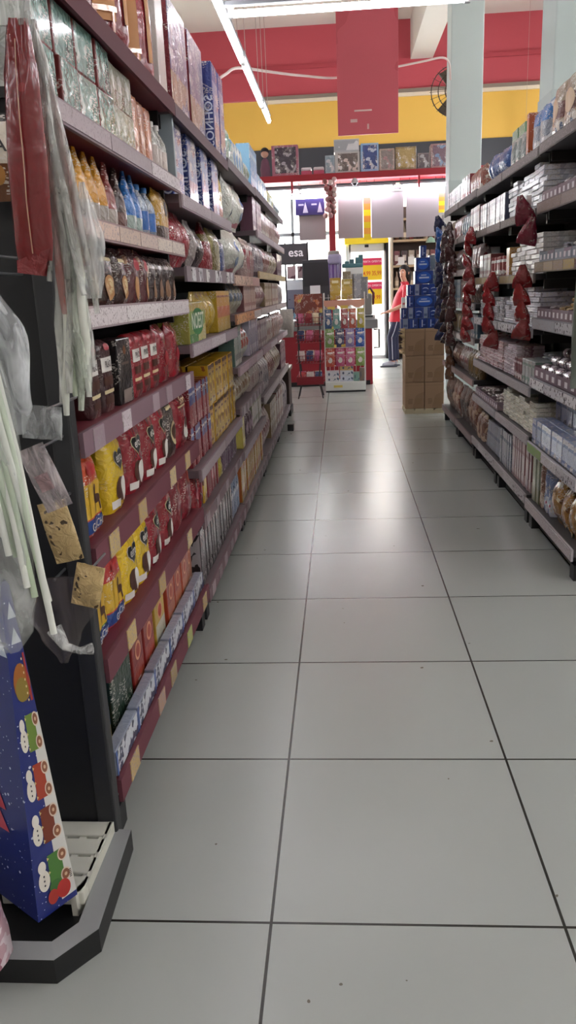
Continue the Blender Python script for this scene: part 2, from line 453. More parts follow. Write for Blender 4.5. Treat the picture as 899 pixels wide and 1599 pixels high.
colm = mat('#c3cfcc', .7, bump=.1, bscale=5)
def column(x0, y0, n):
    m = MB(); m.box(x0, y0, 0, x0+.36, y0+.36, CZ-.5, colm, .01)
    m.box(x0-.006, y0-.006, 0, x0+.366, y0+.366, 2.42, mat('#b7c4c2', .6))
    struct(m.build(n))
column(1.29, 10.0, 'column_1'); column(1.36, 5.62, 'column_2')

# ------------------------------------------------------------------ street outside and the glazed front
struct(MB().box(-14, 15.0, -.25, 14, 40, -.02, mat('#c9c6c0', .8)).build('pavement'))
struct(MB().box(-14, 24, -.1, 14, 24.3, 5.5, mat('#e6e4df', .8)).build('wall_opposite'))
glass = bpy.data.materials.new('window_glass'); glass.use_nodes = True
_n = glass.node_tree; _n.nodes.clear()
_o = _n.nodes.new('ShaderNodeOutputMaterial'); _t = _n.nodes.new('ShaderNodeBsdfTransparent'); _g = _n.nodes.new('ShaderNodeBsdfGlossy'); _x = _n.nodes.new('ShaderNodeMixShader')
_t.inputs['Color'].default_value = (.96,.98,.98,1); _g.inputs['Roughness'].default_value = .02; _x.inputs['Fac'].default_value = .06
_n.links.new(_t.outputs[0], _x.inputs[1]); _n.links.new(_g.outputs[0], _x.inputs[2]); _n.links.new(_x.outputs[0], _o.inputs['Surface'])
steel = mat('#6f7276', .45, .3); dark = mat('#1d1e21', .5)
wn = empty('window_1', (0,15.05,0)); struct(wn)
f = MB()
for x in (-2.6, -1.75, -.85, .12): f.box(x, 0, .0, x+.05, .05, 3.0, mat('#9aa0a3', .4, .5))
f.box(-2.6, 0, .0, .17, .05, .12, mat('#9aa0a3', .4, .5)); f.box(-2.6, 0, 2.2, .17, .05, 2.26, mat('#9aa0a3', .4, .5))
f.build('window_frame', wn); MB().box(-2.58, .02, .1, .12, .03, 3.0, glass).build('pane', wn)
struct(MB().box(-2.6, 14.92, 3.0, 5.0, 15.2, 3.63, mat('#33353b', .45)).build('trim_3'))
# doorway with a yellow lintel, dark jamb and white sliding door with posters
dr = empty('door_1', (0,14.85,0)); struct(dr)
MB().box(.10, -.07, 2.01, .86, .1, 2.115, mat('#f7dc1e', .5)).build('door_lintel', dr)
j = MB(); j.box(.82, -.03, 0, .87, .1, 2.08, mat('#17181b', .5)); j.build('door_jamb', dr)
dp = MB(); wd = mat('#c9ccd0', .35)
for x in (.17,.79): dp.box(x, .04, .02, x+.03, .07, 2.08, wd)
dp.box(.17, .04, 1.88, .82, .07, 2.08, wd); dp.box(.17, .04, .0, .82, .07, .06, wd); dp.build('door_leaf', dr)
MB().box(.2, .05, .06, .79, .056, 1.88, glass).build('pane', dr)
MB().box(.45, .03, 1.95, .52, .04, 1.995, mat('#2a2b2e', .5)).build('door_plate', dr)
sw_ = MB().box(-.6, 16.6, -.02, 2.4, 16.8, 2.9, mat('#eceef0', .6))
for i in range(30): sw_.box(-.55+i*.1, 16.585, 0, -.535+i*.1, 16.6, 2.7, mat('#d3d6da', .6))
struct(sw_.build('wall_street'))
def poster(x0, x1, z0, z1, pr, label):
    r = empty('price_poster', ((x0+x1)/2, 14.875, z0)); w_, h_ = x1-x0, z1-z0
    MB().box(-w_/2, -.002, 0, w_/2, .002, h_, mat('#f5d21c', .5)).build('sheet', r)
    m = MB(); m.box(-w_/2, -.004, h_*.68, w_/2, -.002, h_, mat('#e0315f', .5)); m.build('header_band', r)
    t = MB(); M = Matrix.Translation((0,-.006,h_*.84)); pm = mat('#f8d9e2', .5); om = mat('#d8540f', .5)
    t.text('OFERTA', .048, pm, M=Matrix.Translation((-w_*.25,-.0055,h_*.84))); t.text('OFERTA', .048, pm, M=Matrix.Translation((w_*.25,-.0055,h_*.84)))
    t.text(pr[0], .105, om, M=Matrix.Translation((-w_*.25,-.0055,h_*.3)), sx=.72); t.text(pr[1], .105, om, M=Matrix.Translation((w_*.25,-.0055,h_*.3)), sx=.72)
    t.build('lettering', r)
    return tag(r, label, 'poster')
poster(.37, .75, 1.39, 1.765, ('24,99','35,99'), 'upper red and yellow price poster on the glass door, reading 24,99 and 35,99')
poster(.37, .75, .97, 1.355, ('19,99','9,99'), 'lower red and yellow price poster on the glass door, ending in 9,99')

# ------------------------------------------------------------------ lights of the shop, plus unseen fill tubes
tube_on = mat('#ffffff', .4, emit='#f8f4fa', es=6.2)
tube_fill = mat('#ffffff', .4, emit='#f6f5fa', es=22)  # stronger emission, only for the added unseen tubes
tube_far = mat('#fffffe', .4, emit='#f4f2ff', es=10)
def tube_lamp(name, c, L, axis, label, on=True, wires=True, em=None, group=None, ends=True):
    r = empty(name, c, 0 if axis == 'y' else PI/2)
    g = mat('#8d9094', .5, .2)
    MB().box(-.015, -L/2-.03, .034, .015, L/2+.03, .06, g, .004).build('channel', r)
    t = MB().tube([(0,-L/2,0),(0,L/2,0)], .0175, (em or tube_on) if on else mat('#d9d4c8', .3), 12); t.build('tube', r)
    for s_ in (-1, 1): MB().box(-.012, s_*L/2-.014, -.02, .012, s_*L/2+.014, .035, mat('#cfcfcf', .4)).build('lamp_holder', r)
    if wires:
        for y in (-L*.36, L*.36): MB().tube([(0,y,.06),(0,y,CZ-c[2])], .0022, mat('#b9a9a0', .6), 5).build('suspension_wire', r)
    return tag(r, label, 'lamp', group)
ZT = 2.65
tube_lamp('tube_lamp', (-.575, 4.84, ZT), 1.19, 'y', 'lit tube lamp over the coffee shelves, its near end touching the crosswise lamp')
tube_lamp('tube_lamp', (-.572, 6.09, ZT), 1.19, 'y', 'lit tube lamp second in the row over the long shelf, beside the loose white cable')
tube_lamp('tube_lamp', (-.566, 7.02, ZT), .55, 'y', 'short lit tube lamp at the far end of the row over the long shelf')
tube_lamp('tube_lamp', (.07, 4.6, ZT), 1.2, 'x', 'lit tube lamp hung crosswise over the aisle in front of the red hanging board')
for i, (x, y) in enumerate([(-.58,3.3),(-.58,1.8),(-.58,.2),(-.58,-1.5),(.5,-1.2),(.5,-2.6)]+[(x,y) for x in (3.0,4.6,-2.4,-4.0) for y in (-2,0,2,4,6,8,10,12,13.6)]):  # tubes outside the view, added to raise the ambient light on the shelves
    tube_lamp('tube_lamp', (x, y, ZT if abs(x) < 1 else (3.4 if x > 1 else 2.6)), 1.2, 'y', 'unseen fill tube lamp added to brighten the shop', group='added unseen fill tubes', em=tube_fill if x > 1 else tube_on)
# ------------------------------------------------------------------ shelving
maroon = mat('#6e2630', .5); darkm = mat('#24211f', .55); blackm = mat('#17181a', .5); greym = mat('#4a4a4c', .5)
def tagmat(c): return pk(c, art=(('#4a4446', 60, .6),), rough=.75, crink=.05, vary=.06, coat=0) if c in DARKMARK else pk(c, art=(('#a09294', 170, .6),), rough=.75, crink=.05, vary=.06, coat=0)
DARKMARK = ('#d9d7da','#cfcdd2','#e0dedf','#d8b8a4','#cfae9c','#d29a6a','#c98e64','#d7d3d6','#cfc9cf','#dcd6d4','#b4b3b8','#cbc8cc','#c6c2c3')
def bay(name, label, cat, y0, y1, levels, side, depth, rails, topz, shelfm=None, group=None):
    """rails: per level (rail colour, [tag colours], coverage)"""
    r = empty(name, (XL if side < 0 else XR, y0, 0)); L_ = y1-y0; sx = -1 if side < 0 else 1
    tag(r, label, cat, group)
    def bx(m, x0, ya, z0, x1, yb, z1, mm, bev=0): m.box(min(sx*x0, sx*x1), ya, z0, max(sx*x0, sx*x1), yb, z1, mm, bev); return m
    bx(MB(), depth, 0, .05, depth+.02, L_, topz, mat('#2c2a2a', .6)).build('back_panel', r)
    p = MB(); bx(p, depth-.03, 0, 0, depth+.005, .035, topz, blackm); p.build('upright', r)
    p = MB(); bx(p, depth-.03, L_-.035, 0, depth+.005, L_-.001, topz, blackm); p.build('upright', r)
    for y in (.02, L_-.09):
        p = MB(); bx(p, .015, y, 0, .06, y+.06, .07, blackm); bx(p, .06, y+.005, .05, depth, y+.055, .09, blackm); p.build('foot', r)
    for (z, hz), (rc, tcs, cov) in zip(levels, rails):
        p = MB(); bx(p, .004, .004, z-.03, depth, L_-.004, z, shelfm or maroon)
        for y in (.01, L_-.03): bx(p, .05, y, z-.075, depth, y+.018, z-.03, darkm)
        sh = p.build('shelf', r)
        q = MB(); bx(q, -.006, .004, z-hz, .004, L_-.004, z+.004, mat(rc, .7, spec=.25)); q.build('price_rail', sh)
        y = .03
        if tcs and cov > .8:
            k = len(tcs)
            for i in range(k):
                a = .015+(L_-.03)*i/k; b_ = .015+(L_-.03)*(i+1)/k - .006
                bx(MB(), -.0085, a, z-hz+.005, -.006, b_, z-.001, tagmat(tcs[i])).build('price_tag', sh)
        elif tcs:
            k = max(1, int(L_*cov/.09))
            for i in range(k):
                a = L_*(i+.5+uni(-.25,.25))/k
                bx(MB(), -.0085, a-.04, z-hz+.002, -.006, a+.04, z+.001, tagmat(tcs[i % len(tcs)])).build('price_tag', sh)
    return r
def stock(side, z, y0, y1, pr, name, label, cat, group=None, n=None, layers=1, back=.025, rows=1, jit=.006, turn=.05, gap=.006, sc=1., x_off=0.):
    """a run of one product along the front of a shelf"""
    n = n or max(1, int((y1-y0)/(pr.w+gap)))
    X0 = XL if side < 0 else XR
    for r_ in range(rows):
        for i in range(n):
            y = y0+(y1-y0)*(i+.5)/n
            for l in range(layers):
                d = back+pr.d/2*sc+r_*(pr.d*sc+.006)+uni(0, jit)+x_off
                put(pr, name, label, cat, group, (X0-d if side < 0 else X0+d, y+uni(-jit,jit)*.4, z+.001+l*(pr.h*sc+.001)), (PI/2 if side < 0 else -PI/2)+uni(-turn,turn), sc)
MAU, TAU = '#856b74', '#95858a'
PINK = ['#c5aaa8','#cdb7a8','#b79a98','#d0bcb0']; WHT = ['#d7d3d6','#cfc9cf','#dcd6d4']; YT = ['#c4ab78','#b99e6c','#cdb88c']
LB = [1.60+1.33*i for i in range(6)]
lev1 = [(1.90,.045),(1.65,.042),(1.44,.042),(1.25,.046),(.995,.05),(.74,.055),(.475,.055),(.16,.055)]
r1 = [('#5b3038',[],0),(TAU,['#b5a7ab','#a79a9e','#cfc6c8'],.9),('#a18a8a',['#dcbcb4','#d2b8aa','#ccb6a8','#c8b4aa','#d2c4b8','#d6c8be'],.9),('#a09093',['#d4cacb','#dcd4d4','#cfc6c7'],.9),
      (MAU,['#9d8891','#c7bcc0','#a38f97'],.35),('#71434c',YT,.32),('#71434c',YT,.22),('#6f3f48',['#c2a878','#b0917c','#a5906a','#a9b06a'],.4)]
bay('shelving_bay','dark red shelving bay nearest the black end panel, stocked with coffee','shelving',LB[0]+.012,LB[1],lev1,-1,.42,r1,1.97)
smv = mat('#66565b', .5)
lev2 = [(1.895,.04),(1.61,.045),(1.365,.05),(1.09,.045),(.62,.045),(.43,.045),(.13,.05)]
r2 = [('#6b585c',[],0),('#a3949a',['#b7abb0','#a99da2'],.9),('#8f8287',WHT,.5),('#94848b',['#b9acb2','#cbc1c5','#a3959c'],.9),('#86757c',['#a4979c','#94878d'],.9),('#7d6b70',['#9b8d92'],.4),('#7b646a',['#a39095','#8b7b80'],.5)]
bay('shelving_bay','second coffee shelving bay, holding the stacked yellow tins','shelving',LB[1],LB[2],lev2,-1,.42,r2,1.96,smv)
lev3 = [(1.917,.04),(1.355,.05),(1.155,.05),(.88,.045),(.66,.045),(.42,.045),(.13,.05)]
r3 = [('#7a7074',[],0),('#c9a89a',['#d8b8a4','#cfae9c','#c69a92'],.9),('#b98a70',['#d29a6a','#c98e64','#c9bcb8'],.9),('#a38f96',['#c4a9b0','#b6a0a8','#c9bcc2'],.9),('#8d8084',['#a89ba0'],.5),('#8d8084',['#a1949a','#8f8489'],.9),('#8b7c80',['#a59a9e'],.5)]
bay('shelving_bay','third shelving bay from the black end panel, with big white sacks','shelving',LB[2],LB[3],lev3,-1,.42,r3,1.96,smv)
lev4 = [(1.93,.04),(1.665,.045),(1.40,.045),(1.155,.045),(.885,.045),(.55,.05),(.13,.05)]
r4 = [('#807579',[],0),('#a3949a',['#b7abb0'],.9),('#c9b48c',['#d9c79a','#d3c090'],.9),('#b5a3a4',['#c9bcb8','#bfb0b0'],.9),('#a38f96',['#b6a0a8','#c9bcc2'],.9),('#b3aaac',['#bfb8ba'],.9),('#8b8084',['#a59a9e'],.5)]
bay('shelving_bay','fourth shelving bay from the black end panel, with pale packets','shelving',LB[3],LB[4],lev4,-1,.42,r4,1.96,smv)
bay('shelving_bay','fifth and farthest shelving bay of the coffee side','shelving',LB[4],LB[5],lev4,-1,.42,r4,1.96,smv)
# black end panel facing the camera
ep = empty('gondola_end', (-.55,1.585,0)); tag(ep, 'tall black end panel closing the coffee shelves', 'end panel')
MB().box(-.95,-.012,.06,-.025,.02,2.25,mat('#131416',.55),.004).build('board', ep)
p = MB(); p.box(-.045,-.02,.0,.0,.022,2.2,mat('#2c2d2f',.45),.006); p.build('edge_post', ep)
g = MB()
for i in range(9): g.box(-.95,-.02,1.55+i*.08,-.05,-.012,1.58+i*.08,mat('#0d0e10',.5))
for i in range(12): g.box(-.95+i*.078,-.024,1.5,-.93+i*.078,-.02,2.25,mat('#1a1b1e',.45))
g.build('peg_grid', ep)

N1, N2, N3, N4, N5 = 'in the nearest coffee bay', 'in the second coffee bay', 'in the third bay', 'in the fourth bay', 'in the farthest coffee-side bay'
RED = pk('#8e1d2a', art=(('#741320',7,.58),), crink=.5, cs=28, rough=.25, fine=.22); DRED = pk('#6f1722', art=(('#531019',9,.56),), crink=.4); YEL = pk('#d6b320', art=(('#c39b12',8,.6),), crink=.5, cs=28, rough=.25, fine=.15)
BRN = pk('#3a241d', art=(('#23140f',9,.55),), crink=.5, cs=30, rough=.22, fine=.5); BLK = pk('#1f1a1b', crink=.3); ORG = pk('#c65a24', bands=((.62,'#b8312a'),), crink=.3)
wht = mat('#ded9d2',.4); blk = mat('#151313',.4); crm = mat('#d9c79c',.4); tan = mat('#b98a5c',.45); gold = mat('#c8a04a',.35,.3); redl = mat('#9c1f2c',.4); brl = mat('#4b2a1c',.45); blul = mat('#274d93',.4)
# --- level one (top)
def gift_pack():
    b = Bag(.31,.2,.30,[(0,.97,.92),(.05,1,1),(.5,1,1),(.8,.99,.97),(.93,.93,.85),(1,.8,.6)],4.,.006,3)
    body = b.body(MB(), pk('#8c1c26', art=(('#7a141e',5,.55),), crink=.2, rough=.3, fine=0)); st = MB(); strap = mat('#b9814e',.5)
    for cx, w_ in ((.42,.2),(.86,.05)): b.decal(st,'rect',cx,.56,w_,.4,strap,off=.004)
    bk = MB(); b.decal(bk,'rect',.42,.24,.22,.02,mat('#e3c6b8',.2,.5),off=.008); b.decal(bk,'rect',.25,.16,.02,.08,mat('#d8b0a8',.2,.3),off=.007); b.decal(bk,'rect',.56,.16,.02,.08,mat('#d8b0a8',.2,.3),off=.007)
    return proto(.31,.2,.30,('pack_body',body,[]),('tan_strap',st,[('buckle',bk)]))
gp = gift_pack()
put(gp,'gift_pack','red gift pack with a tan strap standing on the top shelf beside the lilac boxes','gift pack',None,(-.715,2.66,1.902),.55)
put(gp,'gift_pack','red gift pack at the near end of the top shelf, next to another red one','gift pack',None,(-.70,2.3,1.902),.7,(1,1,1.1))
gbx = boxproto(.12,.28,.36,pk('#c9c3bd',crink=.1),side=pk('#b8b4ae',crink=.15),name='box_body')
put(gbx,'gift_box','plain grey box between red gift pack and lilac boxes on top shelf','box',None,(-.73,3.0,1.9),PI/2)
lil = boxproto(.33,.14,.385,pk('#80707c',bands=((.03,'#a08468'),(.38,'#7d6f86'),(.7,'#94889a')),art=(('#5f5a78',8,.58),('#b3a8ac',13,.62)),crink=.8,cs=22),side=pk('#7c2430',crink=.4),name='box_body')
for y, l in ((3.27,'lilac gift box in shiny film beside the red gift pack, top shelf'),(3.66,'second lilac gift box in shiny film, against the blue boxes, top shelf')):
    put(lil,'gift_box',l,'gift box',None,(-.65,y,1.897),PI/2)
def blue_box(w_, h_, seed):
    body = MB().box(-w_/2,-.07,0,w_/2,.07,h_,pk('#22347d',crink=.25),.003)
    fr = MB().box(-w_/2+.006,-.0715,.004,w_/2-.006,-.07,h_-.004,pk('#6f7194',bands=((.06,'#a5858a'),(.34,'#8088ac'),(.8,'#2f3f86')),art=(('#bfb3b8',14,.6),('#7d3a56',17,.64),('#3c4a8a',9,.6)),crink=.5,cs=25))
    sp = MB(); M = Matrix(((0,1,0,-w_/2-.0012),(0,0,0,0),(1,0,0,h_*.42),(0,0,0,1)))
    v, f_ = glyphs('SONHOS'); s_ = h_*.2
    s_ = .052
    sp.add([(-w_/2-.0015, -.046-y*s_, h_*.34+x*s_) for x, y in v], [a[::-1] for a in f_], mat('#c9d2e6',.4))
    return proto(w_,.14,h_,('box_body',body,[]),('picture_front',fr,[]),('spine_lettering',sp,[]))
bb = blue_box(.16,.37,1)
for y, l in ((3.99,'blue box with white spine lettering on the top shelf beside lilac box'),(4.18,'blue box on the top shelf, farther of the two')):
    put(bb,'cookie_box',l,'box',None,(-.622,y,1.897),PI/2)
# --- level two
teal = boxproto(.125,.12,.105,pk('#7c2f2c',crink=.2),front=pk('#7fa399',art=(('#c8d6cf',26,.6),('#5b8479',12,.56)),crink=1.,cs=38,rough=.15),side=pk('#7c2f2c',crink=.2),name='box_body')
stock(-1,1.65,1.64,2.2,teal,'tea_box','teal and silver film-wrapped tea box stacked two high, second shelf down, nearest bay','box','teal tea boxes',n=4,layers=2,back=.015)
sil = boxproto(.075,.1,.1,pk('#8a6a52',crink=.2),front=pk('#b3b3a2',art=(('#d9d9d0',28,.55),('#7d8468',14,.57)),crink=1.,cs=38,rough=.15),side=pk('#9a5a48',crink=.2),name='box_body')
stock(-1,1.65,2.21,2.42,sil,'tea_box','small silver and olive tea box beside the teal boxes, nearest bay','box','silver tea boxes',n=3,layers=2,back=.02)
orp = bagproto(.085,.06,.185,pk('#b3704f',art=(('#c9906c',10,.58),('#8f4c38',14,.62)),crink=.8,cs=30),BRICK,ex=4)
stock(-1,1.65,2.43,2.7,orp,'orange_pack','tall copper orange pack between tea boxes and clear bottles','pack','copper orange packs',n=3)
clb = bottleproto(.033,.17,pk('#a9a89f',art=(('#d8d6d0',24,.55),('#6e6a60',15,.6)),crink=.7,rough=.12),mat('#d9d4cf',.35),pk('#b7a9a0',art=(('#8d3a40',20,.6),)))
stock(-1,1.65,2.71,2.93,clb,'sweetener_bottle','clear bottle with white cap beside the copper packs, second shelf down','bottle','white capped bottles',n=3)
dv = MB().box(-.2,-.012,0,.2,.012,.23,mat('#8f9aa0',.5),.002); dvp = dv.build('divider_board', loc=(-.76,2.955,1.655)); tag(dvp,'grey upright divider board beside the clear white-capped bottles','divider')
# --- level three
def peak(c, c2, w_=.085, h_=.165, seed=0):
    return bagproto(w_,.055,h_,pk(c,bands=((.0,c2),(.3,c)),art=(('#e6e2da',17,.68),),crink=.6,cs=30),PEAK,ex=2.2,seed=seed,cap=None)
stock(-1,1.44,1.9,2.12,peak('#c98d1f','#a39a90'),'sauce_pouch','pointed yellow orange pouch with clear base, third shelf down, nearest bay','pouch','pointed yellow pouches',n=3)
stock(-1,1.44,2.13,2.22,peak('#7a2a22','#a39a90',seed=2),'sauce_pouch','pointed rust red pouch beside the yellow pointed pouches','pouch',n=1)
stock(-1,1.44,2.23,2.32,peak('#3a2320','#6b4a42',seed=2),'sauce_pouch','pointed dark brown pouch beside the blue pouches','pouch',n=1)
stock(-1,1.44,2.33,2.5,peak('#2c6bb0','#9fb0a8',.08,.17,4),'sauce_pouch','pointed bright blue pouch with clear base, third shelf down','pouch','pointed blue pouches',n=2)
bob = bottleproto(.034,.155,pk('#9aa7b8',art=(('#d4dae0',20,.58),),crink=.5,rough=.12),mat('#3f7fc4',.4),pk('#2d66ad',art=(('#dfe5ea',20,.62),)))
stock(-1,1.44,2.5,2.68,bob,'blue_bottle','clear bottle with blue label and cap next to yellow handle bag','bottle','blue capped bottles',n=2)
yb = bagproto(.2,.06,.165,pk('#c99a2e',bands=((0,'#4a3428'),(.3,'#c99a2e')),art=(('#e6d8b4',15,.66),),crink=.6),decals=(('oval',0,.68,.3,.18,blk),))
stock(-1,1.44,2.69,2.91,yb,'handle_bag','yellow bag with dark hand hole at the end of the third shelf','bag',n=1)
# --- level four
drk = bagproto(.125,.06,.145,BRN,decals=(('oval',.05,.3,.5,.22,tan),('oval',.1,.32,.25,.14,crm),('rect',0,.78,.6,.03,crm)),ex=3,seed=5)
stock(-1,1.25,1.7,2.26,drk,'coffee_pouch','dark brown coffee pouch with tan cup picture, fourth shelf down, nearest bay','pouch','brown pouches with tan cup',n=4,turn=.12)
drk2 = bagproto(.11,.06,.15,pk('#5a2024',art=(('#b98a6a',13,.62),('#2a1412',10,.58)),crink=.5),decals=(('drop',-.1,.28,.45,.22,tan),('oval',.3,.72,.4,.12,mat('#b34048',.4))),ex=3,seed=6)
stock(-1,1.25,2.28,2.5,drk2,'coffee_pouch','wine red coffee pouch with tan drop picture among brown pouches','pouch','wine red pouches',n=2,turn=.12)
drk3 = bagproto(.1,.06,.14,pk('#33221e',bands=((.72,'#8e8680'),(.8,'#33221e')),art=(('#c4b2a2',16,.64),),crink=.5),decals=(('oval',0,.3,.55,.2,mat('#8a6a52',.4)),),ex=3,seed=8)
stock(-1,1.25,2.52,2.9,drk3,'coffee_pouch','black coffee pouch with pale top stripe, far end of the fourth shelf','pouch','black pouches with pale stripe',n=4,turn=.12)
# --- level five: vacuum bricks
def brick(c, seed, body='PILÃO', bm_=None):
    b = pk(c, art=(('#5a1018',9,.6),), crink=.35, fine=.2)
    return bagproto(.098,.06,.175,b,BRICK,decals=(('rect',0,.66,.86,.1,wht,.0014),('rect',0,.43,.7,.06,brl,.0012),('rect',0,.28,.8,.025,crm,.0014),('rect',0,.16,.7,.05,brl,.0012),('oval',.1,.9,.5,.05,mat('#b05058',.4))),
        words=((body,0,.66,.0225,blk,.003,.8),),ex=5,wr=.002,seed=seed)
bk = brick('#8e1a26',1)
dk = brick('#3c1418',2)
stock(-1,.995,1.80,2.02,dk,'coffee_brick','dark wine coffee brick with white name panel behind the hanging film','pack','dark wine coffee bricks',n=2)
bx_ = boxproto(.12,.06,.17,BLK,decals=(('rect',0,.62,.55,.02,mat('#6a5a50',.4)),('oval',0,.82,.2,.07,mat('#7a4a2a',.4)),('rect',0,.12,.6,.1,mat('#8d8078',.4))),name='box_body')
stock(-1,.995,2.05,2.18,bx_,'coffee_box','black coffee box standing between dark wine and red coffee bricks','box',n=1)
stock(-1,.995,2.19,2.54,bk,'coffee_brick','bright red coffee brick with white name panel, fourth shelf up','pack','red coffee bricks',n=3,turn=.02)
rdp = bagproto(.15,.07,.185,RED,decals=(('oval',0,.4,.5,.13,redl),('rect',.4,.1,.3,.04,crm)),seed=9)
stock(-1,.995,2.56,2.92,rdp,'coffee_pouch','plain red coffee pouch right after red coffee bricks, nearest bay','pouch','plain red pouches by the bricks',n=2,turn=.15)
# --- level six
def gaucho(c, h_=.2):
    return bagproto(.15,.08,h_,pk(c,bands=((.03,'#27458a'),(.2,c),(.22,'#d2a92e'),(.62,c)),crink=.3),decals=(('rect',.12,.42,.62,.19,mat('#cfa62c',.4)),('drop',.05,.47,.16,.12,brl,.002),('oval',.2,.40,.3,.055,brl,.002),('rect',.38,.32,.045,.06,brl,.002),('rect',.04,.32,.045,.06,brl,.002),('rect',.1,.11,.85,.06,blul),('oval',.1,.76,.55,.08,mat('#a92a2a',.4))),
        words=(('GAÚCHO',.05,.11,.027,wht,.003,.75),),ex=3.2,seed=3)
stock(-1,.74,1.66,1.83,gaucho('#c24a22'),'coffee_pouch','orange red coffee pouch with horse rider and blue band, third shelf up','pouch',n=1,turn=.02)
def heart(c, seed, m=None, h_=.205, txt='eiro'):
    return bagproto(.15,.075,h_,c,decals=(('heart',.08,.64,.66,.155,mat('#d9c8a0',.4),.0012),('heart',.08,.64,.6,.14,blk,.0018),('oval',-.05,.26,.5,.15,brl,.0012),('drop',.25,.24,.3,.16,wht,.0016),('rect',-.55,.1,.3,.05,wht,.0014)),
        words=((txt,.08,.65,.034,wht,.003),),seed=seed)
yh = heart(YEL,4); rh = heart(RED,5)
stock(-1,.74,1.86,2.08,yh,'coffee_pouch','yellow coffee pouch with black heart logo, third shelf up beside horse pouch','pouch',n=1,turn=.03)
stock(-1,.74,2.09,2.58,rh,'coffee_pouch','red coffee pouch with black heart logo, third shelf up, nearest bay','pouch','red heart pouches third shelf',n=3,turn=.04)
brc = bagproto(.14,.07,.19,pk('#33241f',bands=((.75,'#5f5148'),(.8,'#33241f')),crink=.4),decals=(('oval',.1,.4,.5,.22,crm),('oval',.1,.42,.35,.14,brl,.002),('rect',0,.86,.6,.03,crm)),seed=2)
stock(-1,.74,2.58,2.74,brc,'coffee_pouch','dark brown coffee pouch with cream cup, third shelf up by red pouches','pouch',n=1)
cup = bagproto(.18,.08,.205,RED,decals=(('oval',.1,.3,.5,.18,wht),('oval',.12,.4,.36,.1,brl,.002),('rect',0,.7,.7,.015,crm)),words=(('Scort',0,.8,.04,crm,.003),),seed=7)
stock(-1,.74,2.75,2.95,cup,'coffee_pouch','large red coffee pouch with white cup at end of third shelf','pouch',n=1,turn=.02)
# --- level seven
stock(-1,.475,1.65,1.76,gaucho('#2f6a3c',.195),'coffee_pouch','green coffee pouch with horse rider, second shelf up beside the panel','pouch',n=1)
stock(-1,.475,1.77,1.93,gaucho('#b8322c',.195),'coffee_pouch','red coffee pouch with horse rider and blue band, second shelf up','pouch',n=1)
stock(-1,.475,1.94,2.22,heart(YEL,12,h_=.2),'coffee_pouch','yellow coffee pouch with black heart logo, second shelf up','pouch','yellow heart pouches second shelf',n=2,turn=.04)
stock(-1,.475,2.23,2.58,heart(RED,13,h_=.2),'coffee_pouch','red coffee pouch with black heart logo, second shelf up, nearest bay','pouch','red heart pouches second shelf',n=2,turn=.06)
stock(-1,.475,2.59,2.92,bagproto(.15,.075,.2,pk('#7c1a26',art=(('#5e121c',7,.56),),crink=.5),decals=(('oval',.4,.7,.35,.12,mat('#a34a3a',.4)),('oval',.5,.2,.3,.12,wht)),seed=15),'coffee_pouch','deep red coffee pouch at the far end of the second shelf','pouch','deep red pouches second shelf',n=2,turn=.08)
# --- level eight (bottom)
gc = boxproto(.17,.2,.22,pk('#16301f',crink=.2),front=pk('#16301f',art=(('#1f4a2d',9,.6),),crink=.2),name='box_body',side=pk('#14291c',crink=.1))
stock(-1,.16,1.79,1.96,gc,'green_carton','dark green carton at the near end of the bottom shelf','carton',n=1,back=.05)
oil = jarproto(.045,.2,pk('#c9a04a',bands=((.0,'#c9973c'),(.62,'#2b5b9c')),crink=.2),mat('#1d1d1f',.4),pk('#d0a84e',bands=((.0,'#c9a04a'),(.55,'#2b5b9c')),art=(('#e8dcc0',22,.64),)))
stock(-1,.16,1.66,1.76,oil,'cocoa_tin','blue and yellow tin in front of dark green carton, bottom shelf','tin',n=1,back=.04)
def filt(c, c2, txt, seed, w_=.115):
    return boxproto(w_,.13,.235,pk(c,crink=.1),front=pk(c,bands=((.0,c2),(.45,c)),art=(('#d98a58',9,.62),),crink=.15),decals=(('oval',0,.6,.5,.12,mat('#d9a27a',.4)),('oval',0,.6,.36,.085,mat('#a8402c',.4))),words=((txt,-.2,.16,.045,wht,True),),name='box_body')
stock(-1,.16,1.97,2.24,filt('#8c2420','#a5402e','103',1),'filter_box','tall dark red coffee filter box numbered 103, bottom shelf','box','dark red filter boxes',n=2,back=.045,turn=.02)
stock(-1,.16,2.25,2.42,filt('#c9a53a','#cfc9b4','103',2,.13),'filter_box','yellow and white filter box between red filter boxes, bottom shelf','box',n=1,back=.045,turn=.02)
stock(-1,.16,2.43,2.68,filt('#a8402a','#b96a48','102',3),'filter_box','orange red filter box, just past the yellow one, bottom shelf','box','orange red filter boxes',n=2,back=.045,turn=.02,rows=2)
stock(-1,.16,2.69,2.9,filt('#b5553a','#c27a5a','102',4,.095),'filter_box','coral filter box at the far end of the bottom shelf','box','coral filter boxes',n=2,back=.045,turn=.02,rows=2)
lyb = boxproto(.2,.03,.066,pk('#8f97a8',crink=.15),front=pk('#d2d7de',art=(('#39425c',34,.54),),crink=.15,fine=0),decals=(('rect',-.95,.5,.05,.5,mat('#4a66a4',.4)),('rect',.97,.5,.03,.5,mat('#4a66a4',.4))),name='box_body')
stock(-1,.16,1.63,2.9,lyb,'sachet_box','small blue and white box with scrolled print lined along bottom shelf front','box','scroll print boxes along the front',n=6,back=.006,turn=.01)

